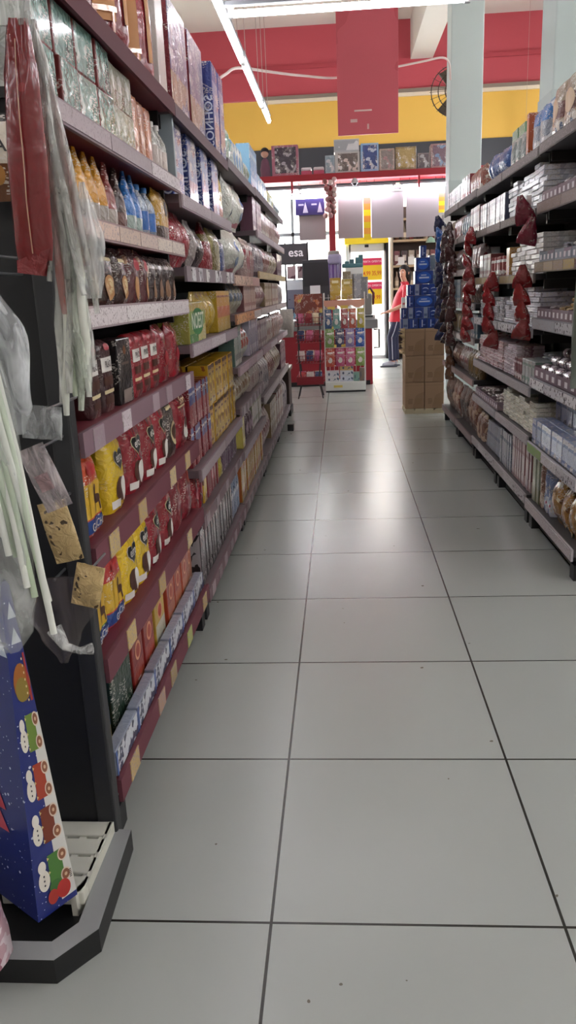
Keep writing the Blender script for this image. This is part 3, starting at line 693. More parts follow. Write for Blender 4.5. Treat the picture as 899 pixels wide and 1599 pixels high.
# ================================================================== second bay
b2 = blue_box(.19,.25,2)
stock(-1,1.61,2.93,4.09,b2,'cookie_box','blue cookie box with pale picture front, second shelf down, second bay','box','blue cookie boxes',n=4,back=.02,turn=.02)
ylb = bagproto(.08,.06,.23,pk('#c2a53a',bands=((0,'#b06a4a'),(.3,'#c2a53a')),art=(('#e3d49a',15,.6),),crink=.6),seed=3)
stock(-1,1.61,4.08,4.24,ylb,'cookie_pouch','slim yellow pouch beside the blue cookie boxes, second bay','pouch','slim yellow pouches',n=2)
redsack = bagproto(.16,.1,.2,pk('#96202c',art=(('#b8474c',8,.6),('#d3a8a0',18,.68)),crink=.7),PILLOW,seed=21)
stock(-1,1.365,2.95,3.28,redsack,'candy_sack','red candy sack at the near end of the third shelf, second bay','bag','red sacks at the near end',n=2,turn=.15)
wsack = bagproto(.1,.08,.19,pk('#a39a96',art=(('#cfc8c2',12,.56),('#6a3a40',16,.64)),crink=.7),PILLOW,seed=22)
stock(-1,1.365,3.28,3.42,wsack,'candy_sack','grey white sack between red and dark sacks, second bay','bag',n=1)
bksack = bagproto(.17,.09,.17,pk('#2a2224',art=(('#4a3a3a',8,.6),('#a39a96',22,.7)),crink=.6),PILLOW,seed=23)
stock(-1,1.365,3.43,3.62,bksack,'candy_sack','dark sack between grey and red sacks, third shelf, second bay','bag',n=1)
stock(-1,1.365,3.63,3.85,bagproto(.2,.1,.215,pk('#8a2028',bands=((.6,'#7d6a34'),(.75,'#8a2028')),art=(('#b8474c',8,.6),),crink=.7),PEAK,ex=2.2,seed=24),'candy_sack','peaked red sack with olive band, third shelf, second bay','bag',n=1)
stock(-1,1.365,3.86,4.06,bagproto(.18,.08,.2,pk('#7f7440',art=(('#b3a86a',10,.56),),crink=.7),seed=25),'candy_sack','olive yellow sack beside peaked red sack, second bay','bag',n=1)
stock(-1,1.365,4.07,4.24,bagproto(.15,.08,.17,pk('#4d5a86',art=(('#c6c2c8',12,.56),('#7a2a34',13,.64)),crink=.7),seed=26),'candy_sack','blue and white sack at far end of third shelf, second bay','bag',n=1)
nb = boxproto(.36,.12,.15,pk('#a3a04a',crink=.2),front=pk('#a9ad5e',bands=((0,'#3f8a4a'),(.22,'#8fae52'),(.8,'#c2ad5a')),art=(('#c9c27a',9,.6),),crink=.3),words=(('NOEST',0,.52,.085,mat('#e6ead8',.4)),),decals=(('oval',0,.52,.75,.34,mat('#2f7a44',.4)),),name='box_body')
stock(-1,1.09,2.95,3.34,nb,'cereal_box','green and yellow box with big white word, fifth shelf up, second bay','box',n=1,back=.0,turn=.0)
ys = bagproto(.15,.09,.19,pk('#c0a02e',art=(('#e0c868',9,.6),('#a34a2a',14,.66)),crink=.8),PILLOW,seed=27)
stock(-1,1.09,3.36,3.8,ys,'snack_sack','bright yellow snack sack beside the green and yellow box','bag','yellow snack sacks',n=3)
yc = boxproto(.14,.1,.19,pk('#b89a2c',crink=.3),front=pk('#bfa22e',bands=((.35,'#b8663a'),(.62,'#bfa22e'),(.85,'#7d4a2a'),(.9,'#d3bb4a')),art=(('#7d4a2a',16,.66),),crink=.3),name='box_body')
stock(-1,1.09,3.81,4.24,yc,'snack_box','yellow carton with orange band after yellow snack sacks','box','yellow cartons with orange band',n=3,turn=.02)
blr = boxproto(.062,.1,.155,pk('#7a1f28',crink=.2),front=pk('#8e2230',bands=((.55,'#2a3a80'),(.8,'#c9c2c4'),(.86,'#2a3a80')),art=(('#c46a6a',14,.64),),crink=.25),side=pk('#8a2430',crink=.2),name='box_body')
stock(-1,.62,2.96,3.42,blr,'biscuit_box','slim red and blue carton stacked two high beside the yellow tins','box','slim red and blue cartons',n=6,layers=2,turn=.03)
yt = boxproto(.092,.09,.175,pk('#c79a22',crink=.15),front=pk('#d0a628',bands=((.1,'#7a3c1c'),(.16,'#d0a628'),(.84,'#c4922a'),(.92,'#5a2a16')),art=(('#8a4a20',20,.62),('#e6d08a',15,.64)),crink=.25),decals=(('oval',0,.5,.6,.2,mat('#d9b84a',.4)),('oval',0,.45,.35,.12,mat('#7d3f1e',.4)),('rect',0,.93,.8,.045,mat('#4a2414',.4)),('rect',-.3,.78,.5,.03,mat('#6a3418',.4))),side=pk('#c79a22',art=(('#8a4a20',18,.64),),crink=.15),name='tin_body')
stock(-1,.62,3.43,4.25,yt,'cocoa_tin','yellow and brown cocoa tin stacked two high, third shelf up, second bay','tin','stacked yellow cocoa tins',n=8,layers=2,turn=.03,rows=2)
stock(-1,.43,2.96,3.14,bagproto(.09,.06,.165,RED,decals=(('oval',.1,.5,.5,.15,mat('#b0606a',.4)),),seed=30),'coffee_pouch','small red pouch at near end of second shelf up, second bay','pouch','small red pouches second bay',n=2)
stock(-1,.43,3.15,3.24,boxproto(.075,.07,.15,pk('#c2a02e',art=(('#6a3a1e',22,.56),),crink=.2),name='box_body'),'cocoa_box','small yellow dotted carton between red cartons, second bay','box',n=1)
stock(-1,.43,3.25,3.56,boxproto(.055,.08,.145,pk('#8c2632',bands=((.7,'#b8868a'),(.78,'#8c2632')),crink=.2),side=pk('#7d1f2a'),name='box_body'),'biscuit_box','slim red carton on the second shelf up, second bay','box','slim red cartons second bay',n=5)
stock(-1,.43,3.57,3.72,bagproto(.13,.07,.15,pk('#b5a43a',art=(('#5a6a2a',12,.6),('#e3dc9a',15,.64)),crink=.6),PEAK,seed=31),'snack_sack','peaked yellow green sack beside lilac packets, second bay','bag',n=1)
stock(-1,.43,3.73,4.24,bagproto(.1,.06,.165,pk('#6a5266',art=(('#a896a8',12,.56),('#3a2a40',12,.6)),crink=.6),seed=32),'biscuit_packet','lilac grey packet on the second shelf up, second bay','packet','lilac packets second bay',n=5,turn=.15)
bw = boxproto(.05,.12,.235,pk('#3a3638',crink=.15),front=pk('#4a4446',bands=((.1,'#a9a2a4'),(.16,'#4a4446'),(.7,'#6b4a46'),(.88,'#b5aeb0')),art=(('#1f1c1e',18,.58),),crink=.25),side=pk('#b9b2b4',art=(('#2a2628',26,.55),),crink=.1),name='box_body')
stock(-1,.13,2.97,3.92,bw,'slim_carton','slim charcoal and white carton on the bottom shelf, second bay','box','slim charcoal cartons',n=14,turn=.03)
stock(-1,.13,3.93,4.24,bagproto(.1,.07,.24,pk('#7d8ba6',art=(('#d0d6de',16,.55),('#30405f',14,.6)),crink=.6),seed=33),'napkin_pack','blue and white pack at far end of bottom shelf, second bay','pack','blue and white packs second bay',n=3)

# ================================================================== third bay
mk = bagproto(.31,.15,.26,pk('#d6d8cc',art=(('#e6e7de',5,.55),('#5f86b8',6,.68)),crink=.6),PILLOW,decals=(('heart',.45,.62,.28,.14,mat('#3a6ab0',.4)),('oval',.35,.3,.3,.1,mat('#6f86a8',.4)),('rect',.2,.12,.5,.05,mat('#a3606a',.4))),ex=2.6,wr=.01,seed=41)
for y, z, q, w_ in ((4.56,1.619,.2,'upper near'),(4.92,1.619,-.1,'upper far'),(4.57,1.357,-.15,'lower near'),(4.93,1.357,.1,'lower far')):
    put(mk,'milk_sack',f'big white sack with blue mark, {w_} one of four piled in the third bay','bag',None,(-.64,y,z),PI/2+q)
def F(side, z, y0, y1, kind, col, c2, label, h, n, w_=None, cat='packet', layers=1, seed=0, d=.09, back=.02, turn=.08):
    w_ = w_ or (y1-y0)/n-.008
    a = pk(col, art=((c2,13,.58),('#e2dcd6',19,.66)), crink=.55)
    if kind == 'sack': p_ = bagproto(w_,d,h,a,PILLOW,ex=2.4,seed=seed,flat=True,decals=(('rect',0,.5,.6,.12,pk(c2,crink=.1)),)); nm = 'sack'
    elif kind == 'pouch': p_ = bagproto(w_,d,h,a,POUCH,seed=seed,flat=True,decals=(('oval',0,.4,.55,.2,pk(c2,crink=.1)),)); nm = 'pouch'
    elif kind == 'jar': p_ = jarproto(w_/2,h,a,mat(c2,.4),pk(c2,art=((col,15,.55),)),flat=True); nm = 'jar'
    else: p_ = boxproto(w_,d,h,a,front=pk(col,bands=((.15,c2),(.3,col),(.75,c2),(.85,col)),art=(('#e2dcd6',16,.63),),crink=.25),side=pk(c2,crink=.1),flat=True,name='carton'); nm = 'carton'
    stock(side,z,y0,y1,p_,nm,label,cat,label if n*layers > 1 else None,n=n,layers=layers,back=back,turn=turn if kind != 'carton' else .02)
F(-1,1.355,5.12,5.57,'pouch','#b39a94','#a0404a','beige pouch with red print beside the big white sacks, third bay',.24,4)
F(-1,1.155,4.3,4.86,'sack','#9c9a84','#6a7a8a','olive clear sack on the fifth shelf up, third bay',.18,4)
F(-1,1.155,4.88,5.56,'carton','#b79c98','#8a5a5c','dusty pink carton on the fifth shelf up, third bay',.17,7,cat='box')
F(-1,.88,4.3,4.62,'carton','#8a9a90','#4f6a66','grey green carton on the fourth shelf up, third bay',.21,4,cat='box')
F(-1,.88,4.63,5.05,'sack','#b9bcb0','#b04a3a','white sack with red base print, fourth shelf up, third bay',.2,3)
F(-1,.88,5.06,5.57,'carton','#9389a4','#c3bccb','lilac carton on the fourth shelf up, third bay',.22,5,cat='box')
F(-1,.66,4.3,5.0,'sack','#b5a890','#8a6a4a','beige sack on the third shelf up, third bay',.17,6,turn=.2)
F(-1,.66,5.02,5.57,'pouch','#b9aca6','#8f6a6a','pale pink pouch on the third shelf up, third bay',.17,5)
F(-1,.42,4.3,4.55,'carton','#c0a83a','#d6c86a','lime yellow carton on the second shelf up, third bay',.18,1,w_=.1,cat='box',back=.01)
F(-1,.42,4.42,5.0,'pouch','#5f4450','#a88a98','plum pouch on the second shelf up, third bay',.16,6,turn=.2)
F(-1,.42,5.02,5.57,'carton','#c9c2bc','#8d8f70','white carton on the second shelf up, third bay',.19,3,cat='box')
F(-1,.13,4.28,5.57,'carton','#c29a42','#b5642e','golden yellow pasta carton on the bottom shelf, third bay',.235,18,cat='box')
# tops of bays two to five
F(-1,1.917,4.3,4.72,'sack','#9fae9a','#5a8a7c','grey green sack on the top shelf, third bay',.24,3)
F(-1,1.917,4.74,5.2,'pouch','#b3bdb8','#4f7fae','silver pouch with blue print, top shelf, third bay',.2,4)
F(-1,1.917,5.22,5.57,'sack','#b0b3ac','#7d8a74','pale sack at the far end of the top shelf, third bay',.17,4)
F(-1,1.93,5.62,6.1,'carton','#4f8fc4','#8ec0de','bright blue carton on the top shelf, fourth bay',.28,3,cat='box')
F(-1,1.93,6.12,6.9,'pouch','#6a9ac4','#d6dce0','pale blue pouch on the top shelf, fourth bay',.2,6)
F(-1,1.93,6.95,7.5,'pouch','#b9b86a','#5f8a5a','yellow green pouch on the top shelf, farthest bay',.17,5)
F(-1,1.93,7.52,8.2,'sack','#c2c4c2','#8a9aa4','white sack on the top shelf, farthest bay',.15,5)
# fourth and fifth bays
pal = [('#b59a92','#8a5a5c','dusty rose'),('#b8aa98','#8f7a5a','sand'),('#a8939a','#6f4a5a','mauve'),('#c2b6ae','#9c6a62','cream'),('#9c8f96','#59505f','grey lilac'),('#a8867c','#7a3f3a','brick pink')]
for bi, (ya, yb_, nm) in enumerate(((LB[3],LB[4],'fourth bay'),(LB[4],LB[5],'farthest bay'))):
    for si, (z, _h) in enumerate(lev4[1:], 1):
        hh = {1:.22,2:.2,3:.18,4:.19,5:.24,6:.28}[si]
        lv = {1:'second shelf down',2:'third shelf down',3:'fourth shelf down',4:'third shelf up',5:'second shelf up',6:'bottom shelf'}[si]
        for k in range(2):
            c = pal[(si*2+k+bi*3) % 6]; kd = ('sack','carton','pouch')[(si+k+bi) % 3]
            a, b_ = ya+.04+k*.65, ya+.04+(k+1)*.62
            F(-1,z,a,b_,kd,c[0],c[1],f'{c[2]} {kd} on the {lv}, {"near" if k == 0 else "far"} half of the {nm}',hh,5 if bi == 0 else 4,seed=si*5+k+bi,cat='box' if kd == 'carton' else 'packet')
# ------------------------------------------------------------------ sweets side
RB = [3.30+.9*i for i in range(6)]
grey_sh = mat('#3d3b3c', .5)
WT = ['#d9d7da','#cfcdd2','#e0dedf']
levA = [(1.89,.045),(1.625,.05),(1.35,.045),(1.085,.05),(.79,.05),(.455,.05),(.145,.05)]
rA = [('#6a6362',['#7d7473'],.9),('#7c7072',['#968680','#907e76'],.9),('#7d7264',['#64403c','#b09a62','#9a866e','#a8967a','#8f7f68'],.9),('#8d8c92',['#b4b3b8','#a6a6ac'],.9),('#9a989e',WT,.9),('#bcb9be',['#cbc8cc','#d3d0d4','#8fae6a'],.9),('#b3adb0',['#c2bcbe'],.9)]
bay('shelving_bay','sweets shelving bay nearest the grey green bag, with trays of wrapped bars','shelving',RB[0],RB[1],levA,1,.36,rA,1.92,grey_sh)
levB = [(1.885,.045),(1.61,.04),(1.30,.045),(1.03,.045),(.73,.045),(.475,.045),(.16,.05)]
rB = [('#6a6362',['#7d7473'],.9),('#756b68',['#857a74','#786e68'],.9),('#847a76',['#b8b3ae','#aa9c70','#98865e'],.9),('#b5b4ba',WT,.9),('#a7a3a6',['#b5b0b2'],.9),('#aaa4a6',['#b9b4b6','#c4bfc1'],.9),('#b3adae',['#c6c2c3','#d0cdcd','#bdb9b9'],.9)]
bay('shelving_bay','second sweets shelving bay, with silver stacks and slim notebooks','shelving',RB[1],RB[2],levB,1,.36,rB,1.92,grey_sh)
bay('shelving_bay','third sweets shelving bay, behind the hanging red candy strips','shelving',RB[2],RB[3],levB,1,.36,rB,1.92,grey_sh)
levD = [(1.895,.045),(1.62,.04),(1.37,.045),(1.12,.045),(.87,.045),(.57,.045),(.145,.05)]
rD = [('#6a6362',['#7d7473'],.9),('#756b68',['#857a74'],.9),('#8a807c',['#a39a94'],.9),('#a19a98',WT,.6),('#9a908e',['#b8ada8','#cfc8c2'],.9),('#8f8280',['#b59a94','#a88f88'],.9),('#8d7f7e',['#9f9190'],.9)]
bay('shelving_bay','fourth sweets shelving bay, with brown sacks at the bottom','shelving',RB[3],RB[4],levD,1,.36,rD,1.92,grey_sh)
bay('shelving_bay','fifth and farthest sweets shelving bay, beside the carton stack','shelving',RB[4],RB[5],levD,1,.36,rD,1.92,grey_sh)
M1, M2, M3, M4, M5 = 'nearest sweets bay','second sweets bay','third sweets bay','fourth sweets bay','farthest sweets bay'
def bars(z, y0, y1, ncol, nl, col, c2, label, w_=None, d=.15, h=.024, back=.03, cols=None, depth_rows=1, seed=0, lean=0., art=None, flat=False):
    w_ = w_ or (y1-y0)/ncol-.004
    if flat: p_ = boxproto(w_, d, h*.86, pk(c2,art=((col,30,.6),),crink=.2,rough=.6,coat=.1), front=pk('#d9dade',bands=((.22,c2),(.5,col),(.66,c2)),art=art or ((col,30,.58),),crink=.3,rough=.6,coat=.1), flat=True, name='wrapper', bev=.0035)
    else: p_ = weld(barproto(w_, d, h, pk(col,art=art or ((c2,14,.6),),crink=.6,cs=35,rough=.2), pk(c2,art=((col,22,.6),),crink=.4), seed))
    for c in range(ncol):
        k = nl if cols is None else cols[c % len(cols)]
        for l in range(k):
            y = y0+(y1-y0)*(c+.5)/ncol
            put(p_,'wrapped_bar',label,'bar',label,(XR+back+d/2+uni(0,.012)+lean*l,y+uni(-.004,.004),z+.001+l*h*.92),-PI/2+uni(-.06,.06))
def trays(z, y0, y1, n, col, label, h=.05, d=.26, mk='#e6e0e4'):
    p_ = trayproto((y1-y0)/n-.006, d, h, pk(col,art=(('#8a7a84',6,.6),),crink=.05,rough=.8,coat=0), None, mat(mk,.8,spec=.2), 4)
    stock(1,z,y0,y1,p_,'display_tray',label,'tray',label if n > 1 else None,n=n,back=.012,turn=.0,jit=.002)
# nearest bay
pan = bagproto(.2,.17,.27,pk('#7d5a44',bands=((0,'#8a6a50'),(.3,'#6a3a30'),(.55,'#94806a')),art=(('#c9bcae',9,.58),('#4a5a74',12,.62)),crink=.9,cs=25),POUCH,decals=(('oval',0,.45,.5,.18,mat('#c7a986',.4)),),seed=51)
stock(1,1.89,3.32,4.18,pan,'cake_bag','brown and cream film-wrapped cake bag on top shelf, nearest sweets bay','bag','wrapped cake bags on top shelf',n=4,turn=.2)
tr_l = 'on the second shelf down of the nearest sweets bay'
trays(1.625,3.32,4.18,3,'#8d7a82','pinkish grey display tray '+tr_l)
bars(1.64,3.34,4.16,5,5,'#3d3136','#cfc6cc','dark and white wrapped bar piled in the pinkish trays',d=.13,back=.03,cols=[6,5,4,3,2],lean=.012,art=(('#d6cdd2',13,.57),('#8a5a70',12,.64)))
trays(1.35,3.32,4.18,3,'#858a94','silver grey display tray on third shelf down, nearest sweets bay')
bars(1.365,3.34,4.16,5,5,'#2f2c3a','#c9ccd6','navy and silver wrapped bar piled in the silver grey trays',d=.14,back=.035,cols=[6,5,4,3,2],lean=.012,art=(('#cfd2da',13,.56),))
trays(1.085,3.32,4.18,3,'#85727a','mauve display tray under the gold bars, nearest sweets bay')
bars(1.10,3.34,3.95,4,4,'#b98a3c','#e0c48a','gold wrapped bar heaped on the mauve trays',d=.15,back=.03,cols=[5,5,4,2],lean=.01,art=(('#8a5a2a',12,.6),))
bars(1.10,3.95,4.16,1,2,'#6f5a5a','#c7bcc0','brown and white bar beside the gold bars',d=.15,back=.04,w_=.17)
trays(.79,3.32,4.18,2,'#84707a','dusky mauve display tray under the biscuit rolls, nearest sweets bay',h=.055)
rl = rollproto(.026,.135,pk('#6f5a66',art=(('#c9bfc6',12,.58),),crink=.8,rough=.15),pk('#c9b9c2',art=(('#8f5a74',16,.56),('#efe9ec',20,.62)),crink=.4))
for t in range(4):
    nr = 6-(t > 2)*2
    for i in range(nr):
        put(rl,'biscuit_roll','pink and white biscuit roll lying stepped above the mauve trays','roll','biscuit rolls',(XR+.06+t*.056,3.42+i*.135+t*.02,.80+.012+t*.034),-PI/2+uni(-.04,.04))
bls = boxproto(.088,.05,.125,pk('#8f9cc0',crink=.2),front=pk('#aab6d4',bands=((.1,'#6f80b0'),(.2,'#b9c4de'),(.7,'#8a9ac2'),(.82,'#dce1ee')),art=(('#4a5a8a',15,.6),('#e6e9f2',18,.62)),crink=.5,cs=30,rough=.2),side=pk('#c9d0e2'),name='box_body')
stock(1,.455,3.32,4.18,bls,'wafer_box','pale blue and white wafer box standing in rows, second shelf up, nearest sweets bay','box','pale blue wafer boxes',n=9,rows=2,layers=1,turn=.03,back=.012)
stock(1,.455,3.75,4.18,boxproto(.1,.05,.115,pk('#93a0c4',crink=.2),front=pk('#b9c2de',bands=((.7,'#5f72a8'),),art=(('#3a4a7a',15,.6),),crink=.4),name='box_body'),'wafer_box','pale blue wafer box on the upper tier, behind the rows','box','upper tier wafer boxes',n=4,back=.125,x_off=0,layers=2) 
put(bagproto(.22,.12,.2,pk('#2f7894',art=(('#5fb0c4',7,.6),),crink=.5),POUCH,decals=(('oval',0,.5,.6,.2,mat('#6a2430',.4)),),seed=53),'snack_bag','teal bag with dark red oval behind pale blue wafer boxes','bag',None,(XR+.22,3.5,.457),-PI/2)
put(bagproto(.14,.1,.19,pk('#6a3a3c',crink=.5),POUCH,seed=54),'snack_bag','dull red bag behind pale blue wafer boxes','bag',None,(XR+.24,3.68,.457),-PI/2)
gs = bagproto(.15,.09,.22,pk('#a5783c',art=(('#e0cfa6',18,.58),('#6f4622',9,.57)),crink=1.,cs=30,rough=.15),PILLOW,seed=55)
stock(1,.145,3.32,3.78,gs,'sweets_bag','gold clear-wrapped bag of sweets on the bottom shelf, nearest sweets bay','bag','gold sweets bags',n=3,rows=2,turn=.2,back=.01)
slv = bagproto(.05,.16,.25,pk('#8090b8',art=(('#d9dee8',14,.54),('#b04a64',14,.64)),crink=.9,cs=28,rough=.15),BRICK,ex=4,seed=56)
stock(1,.145,3.80,3.95,slv,'wafer_pack','blue silver film pack leaning beside the gold sweets bags','pack','blue silver film packs',n=2,turn=.1)
stock(1,.145,3.96,4.03,bagproto(.05,.16,.25,pk('#8f6a5a',art=(('#d9c6b4',14,.56),),crink=.8),BRICK,ex=4,seed=57),'wafer_pack','brown white film pack between blue silver packs and green boards','pack',n=1)
stock(1,.145,4.04,4.18,boxproto(.055,.2,.25,pk('#a3aa92',crink=.1),front=pk('#b4b89a',crink=.2),side=pk('#a8b09a',art=(('#8a8a5a',5,.6),),crink=.1),name='box_body'),'green_carton','pale green flat carton on the bottom shelf of sweets bays','box','pale green flat cartons',n=2,turn=.06)
# second bay
stock(1,1.885,4.24,4.55,bagproto(.14,.12,.23,pk('#8a93a0',bands=((.55,'#2f6fb4'),),art=(('#d6dade',12,.57),),crink=.9),POUCH,seed=58),'toy_bag','clear bag with bright blue top on the top shelf, second sweets bay','bag','blue topped bags',n=2)
stock(1,1.885,4.56,4.66,boxproto(.05,.1,.22,pk('#b0562c',crink=.2),front=pk('#c46a34',art=(('#7a2a24',12,.58),),crink=.3),name='box_body'),'toy_box','orange box beside the blue topped bags on top shelf','box',n=1)
stock(1,1.885,4.68,5.06,bagproto(.1,.08,.17,pk('#7f8a86',art=(('#5a9a8a',10,.58),('#d6d0cc',12,.6),('#7a2a34',12,.66)),crink=.8),POUCH,seed=59),'toy_bag','mixed green and white bag on the top shelf, second sweets bay','bag','green and white bags',n=3)
sb = '#b9bdc8'
bars(1.61,4.22,5.08,7,7,'#c9ccd6','#eceef2','silver white bar stacked on second shelf down, second sweets bay',d=.17,h=.027,cols=[8,9,8,8,7,8,7],art=(('#4a5274',13,.63),('#e9ebf0',16,.53)),flat=True)
bars(1.30,4.22,4.95,6,7,'#d3d2d0','#efede9','white silver bar stacked on third shelf down, second sweets bay',d=.17,h=.027,cols=[8,8,7,8,6,5],art=(('#6a6262',13,.62),('#efede8',14,.54)),flat=True)
stock(1,1.30,4.96,5.08,boxproto(.1,.1,.16,pk('#b8863c',crink=.2),front=pk('#b07a34',art=(('#8a3a2a',9,.58),),crink=.3),name='box_body'),'toffee_box','amber box beside white silver bars, third shelf down','box',n=1)
bars(1.03,4.22,5.08,6,7,'#a9a6b2','#dedce4','grey lilac bar stacked on the fourth shelf, second sweets bay',d=.17,h=.028,cols=[7,8,8,7,6,5],art=(('#5a5060',13,.6),('#dcdae2',16,.6)),flat=True)
F(1,.73,4.22,4.5,'carton','#b7c0bd','#7fa08f','pale mint carton on the third shelf up, second sweets bay',.13,4,cat='box')
bars(.73,4.22,4.42,2,1,'#b5bcc4','#e2e5ea','white flat bar on the pale mint cartons',d=.16,h=.02,cols=[9,9],back=.10)
F(1,.73,4.52,4.72,'carton','#6a3034','#c9bfc0','dark red book-like carton on third shelf up, second sweets bay',.12,3,cat='box')
bars(.73,4.73,5.08,3,8,'#9a7a86','#e6d9de','rose and white bar stacked on third shelf up, second sweets bay',d=.16,h=.024,cols=[8,8,7],art=(('#5a3a46',13,.6),('#e6dce0',15,.58)),flat=True)
bars(.475,4.22,5.08,7,6,'#c6c3aa','#eeecdc','pale yellow bar stacked on the second shelf up, second sweets bay',d=.17,h=.027,cols=[7,6,7,6,6,7,6],art=(('#6a6654',13,.62),('#efedde',15,.55)),flat=True)
nbk = boxproto(.036,.17,.24,pk('#b79a9c',crink=.05),front=pk('#c4a3a4',bands=((.08,'#ded2d0'),(.72,'#a87f80'),(.8,'#c9b0b0')),art=(('#8a4a50',13,.64),),crink=.1),side=pk('#8a4a48',art=(('#d6bcb4',8,.6),),crink=.05),name='cover')
stock(1,.16,4.22,4.72,nbk,'notebook','slim pink notebook standing on the bottom shelf, second sweets bay','notebook','pink notebooks',n=10,turn=.03)
stock(1,.16,4.73,5.08,boxproto(.04,.16,.22,pk('#a9adb5',crink=.05),front=pk('#c4c8ce',bands=((.7,'#5f6f8a'),(.8,'#d3d6da')),art=(('#4a5a74',13,.62),),crink=.1),side=pk('#4a5872'),name='cover'),'notebook','slim grey white notebook beside the pink notebooks','notebook','grey white notebooks',n=6,turn=.05)
# third bay
stock(1,1.885,5.12,5.5,boxproto(.18,.1,.275,pk('#4f7f5a',crink=.2),front=pk('#5a8f64',bands=((.12,'#9a7a4a'),(.22,'#5a8f64')),art=(('#c2d0b8',13,.62),),crink=.2),name='box_body'),'biscuit_box','green carton on the top shelf beside the pale column, third sweets bay','box','green cartons on top shelf',n=2,back=.12)
stock(1,1.885,5.12,5.7,bagproto(.18,.08,.15,pk('#2c4f8a',art=(('#c6cfda',10,.62),('#4a7ab8',7,.55)),crink=.7),PILLOW,seed=60),'napkin_bag','dark blue bag in front of green cartons, top shelf','bag','dark blue bags on top shelf',n=3,turn=.3,back=.0)
F(1,1.61,5.12,5.98,'carton','#aeb0ba','#4a4f66','silver grey carton on second shelf down, third sweets bay',.17,11,cat='box')
F(1,1.30,5.12,5.55,'jar','#c9c2bc','#8a3a3a','white jar with red lid on third shelf down, third sweets bay',.12,5,cat='jar')
F(1,1.30,5.56,5.98,'carton','#b3a9a6','#7a3a3c','red topped white carton on third shelf down, third sweets bay',.15,6,cat='box')
bars(1.03,5.12,5.98,6,6,'#7f7c84','#c4c2c8','steel grey bar stacked on fourth shelf, third sweets bay',d=.16,h=.026,cols=[6,5,6,4,5,5],flat=True)
bars(.73,5.12,5.98,6,8,'#a8646e','#ead6d8','rose red and white bar stacked on third shelf up, third sweets bay',d=.16,h=.024,cols=[8,8,8,7,9,8],art=(('#6a3a44',13,.58),('#ead9da',15,.6)),flat=True)
trays(.475,5.12,5.98,3,'#9a858a','long mauve tray on the second shelf up, third sweets bay',h=.05)
bars(.485,5.14,5.96,6,3,'#8a7672','#d2c6c0','taupe bar lying in the long mauve trays',d=.14,h=.024,cols=[4,3,4,3,3,2],back=.04)
mgz = boxproto(.02,.2,.2,pk('#c3c6cf',crink=.05),front=pk('#d2d5dc',bands=((.5,'#3a4f8a'),(.62,'#d2d5dc')),crink=.05),side=pk('#3a4a86',art=(('#8f9cc4',7,.6),),crink=.05),name='cover')
for i in range(12):
    put(mgz,'magazine','blue covered magazine leaning in a row on the bottom shelf, third sweets bay','magazine','blue magazines',(XR+.14,5.16+i*.042,.165),-PI/2,ry=.38)
F(1,.16,5.72,5.98,'pouch','#8f6a5a','#c9a98a','brown pouch beside the leaning magazines',.19,2)
# fourth and fifth bays
F(1,1.895,6.02,6.5,'pouch','#94503f','#c9b8a8','rust red pouch on the top shelf, fourth sweets bay',.17,6)
F(1,1.895,6.52,6.88,'carton','#a3a09a','#7a2a2e','white and red carton on the top shelf, fourth sweets bay',.17,5,cat='box')
F(1,1.895,6.92,7.75,'carton','#c9ccd0','#8fa0a8','white carton on the top shelf, farthest sweets bay',.15,9,cat='box')
for bi, (ya, nm) in enumerate(((RB[3],M4),(RB[4],M5))):
    for si, (z, hh, lv) in enumerate(((1.62,.18,'second shelf down'),(1.37,.17,'third shelf down'),(1.12,.18,'fourth shelf down'),(.87,.17,'third shelf up'),(.57,.2,'second shelf up'),(.145,.3,'bottom shelf'))):
        pr_ = [('#a2a1a6','#6a3f44','silver'),('#a38f8c','#7a2f32','white and red'),('#6a4a3c','#3a2622','umber'),('#7d8890','#4f6f84','grey blue'),('#94794c','#6a5a3a','khaki'),('#7d4a38','#b99a80','chestnut')]
        for k in range(2):
            c = pr_[(si+k*3+bi) % 6]; kd = ('carton','pouch','sack')[(si+k+bi) % 3]
            if si == 5: c = pr_[5 if k == 0 else 2]; kd = 'sack'
            F(1,z,ya+.03+k*.44,ya+.44*(k+1),kd,c[0],c[1],f'{c[2]} {kd} on the {lv}, {"near" if k == 0 else "far"} half of the {nm}',hh,4 if si < 5 else 2,seed=si+k*7+bi,cat='box' if kd == 'carton' else 'packet')
# hanging strips of small packets
def candy_strip(loc, n, c, c2, label, L_=.085, w_=.1, seed=0):
    r = empty('candy_strip', loc, -.75); a = pk(c, art=((c2,13,.63),), crink=.9, cs=30, rough=.18, fine=.4)
    s_ = MB().box(-.012,-.001,-n*L_,.012,.001,.03,mat('#d0c8c6',.3)); s_.build('hanging_strip', r)
    me = Bag(w_,.05,L_*1.35,[(0,.95,.1),(.08,1,.35),(.3,.95,1),(.6,.7,.9),(.85,.4,.45),(1,.25,.1)],2.2,.012,seed).body(MB(), a, na=8, nt=8).mesh('packet')
    for i in range(n):
        o = bpy.data.objects.new('packet', me); COL.objects.link(o); o.parent = r
        o.location = (uni(-.008,.008), -.016+uni(-.006,.006), -(i+1)*L_); o.rotation_euler = (uni(.1,.4), uni(-.3,.3), uni(-.9,.9))
    return tag(r, label, 'candy strip')
def P(x, y, Y):
    d = _F + _R*((x-449.5)/FPX) - _U*((y-799.5)/FPX); t = Y/d.y
    return Vector((d.x*t, Y, CAMH+d.z*t))
candy_strip((.93,5.98,1.62),9,'#8c2428','#c9aaa0','red candy strip hanging longest, between third and fourth sweets bays')
candy_strip((.93,5.12,1.30),5,'#95242a','#d6b0a0','red candy strip hanging in front of the white silver bars',seed=2)
candy_strip((.93,4.21,1.64),2,'#7d2034','#a85a64','short wine red candy strip by the post above the trays',L_=.1,seed=3)
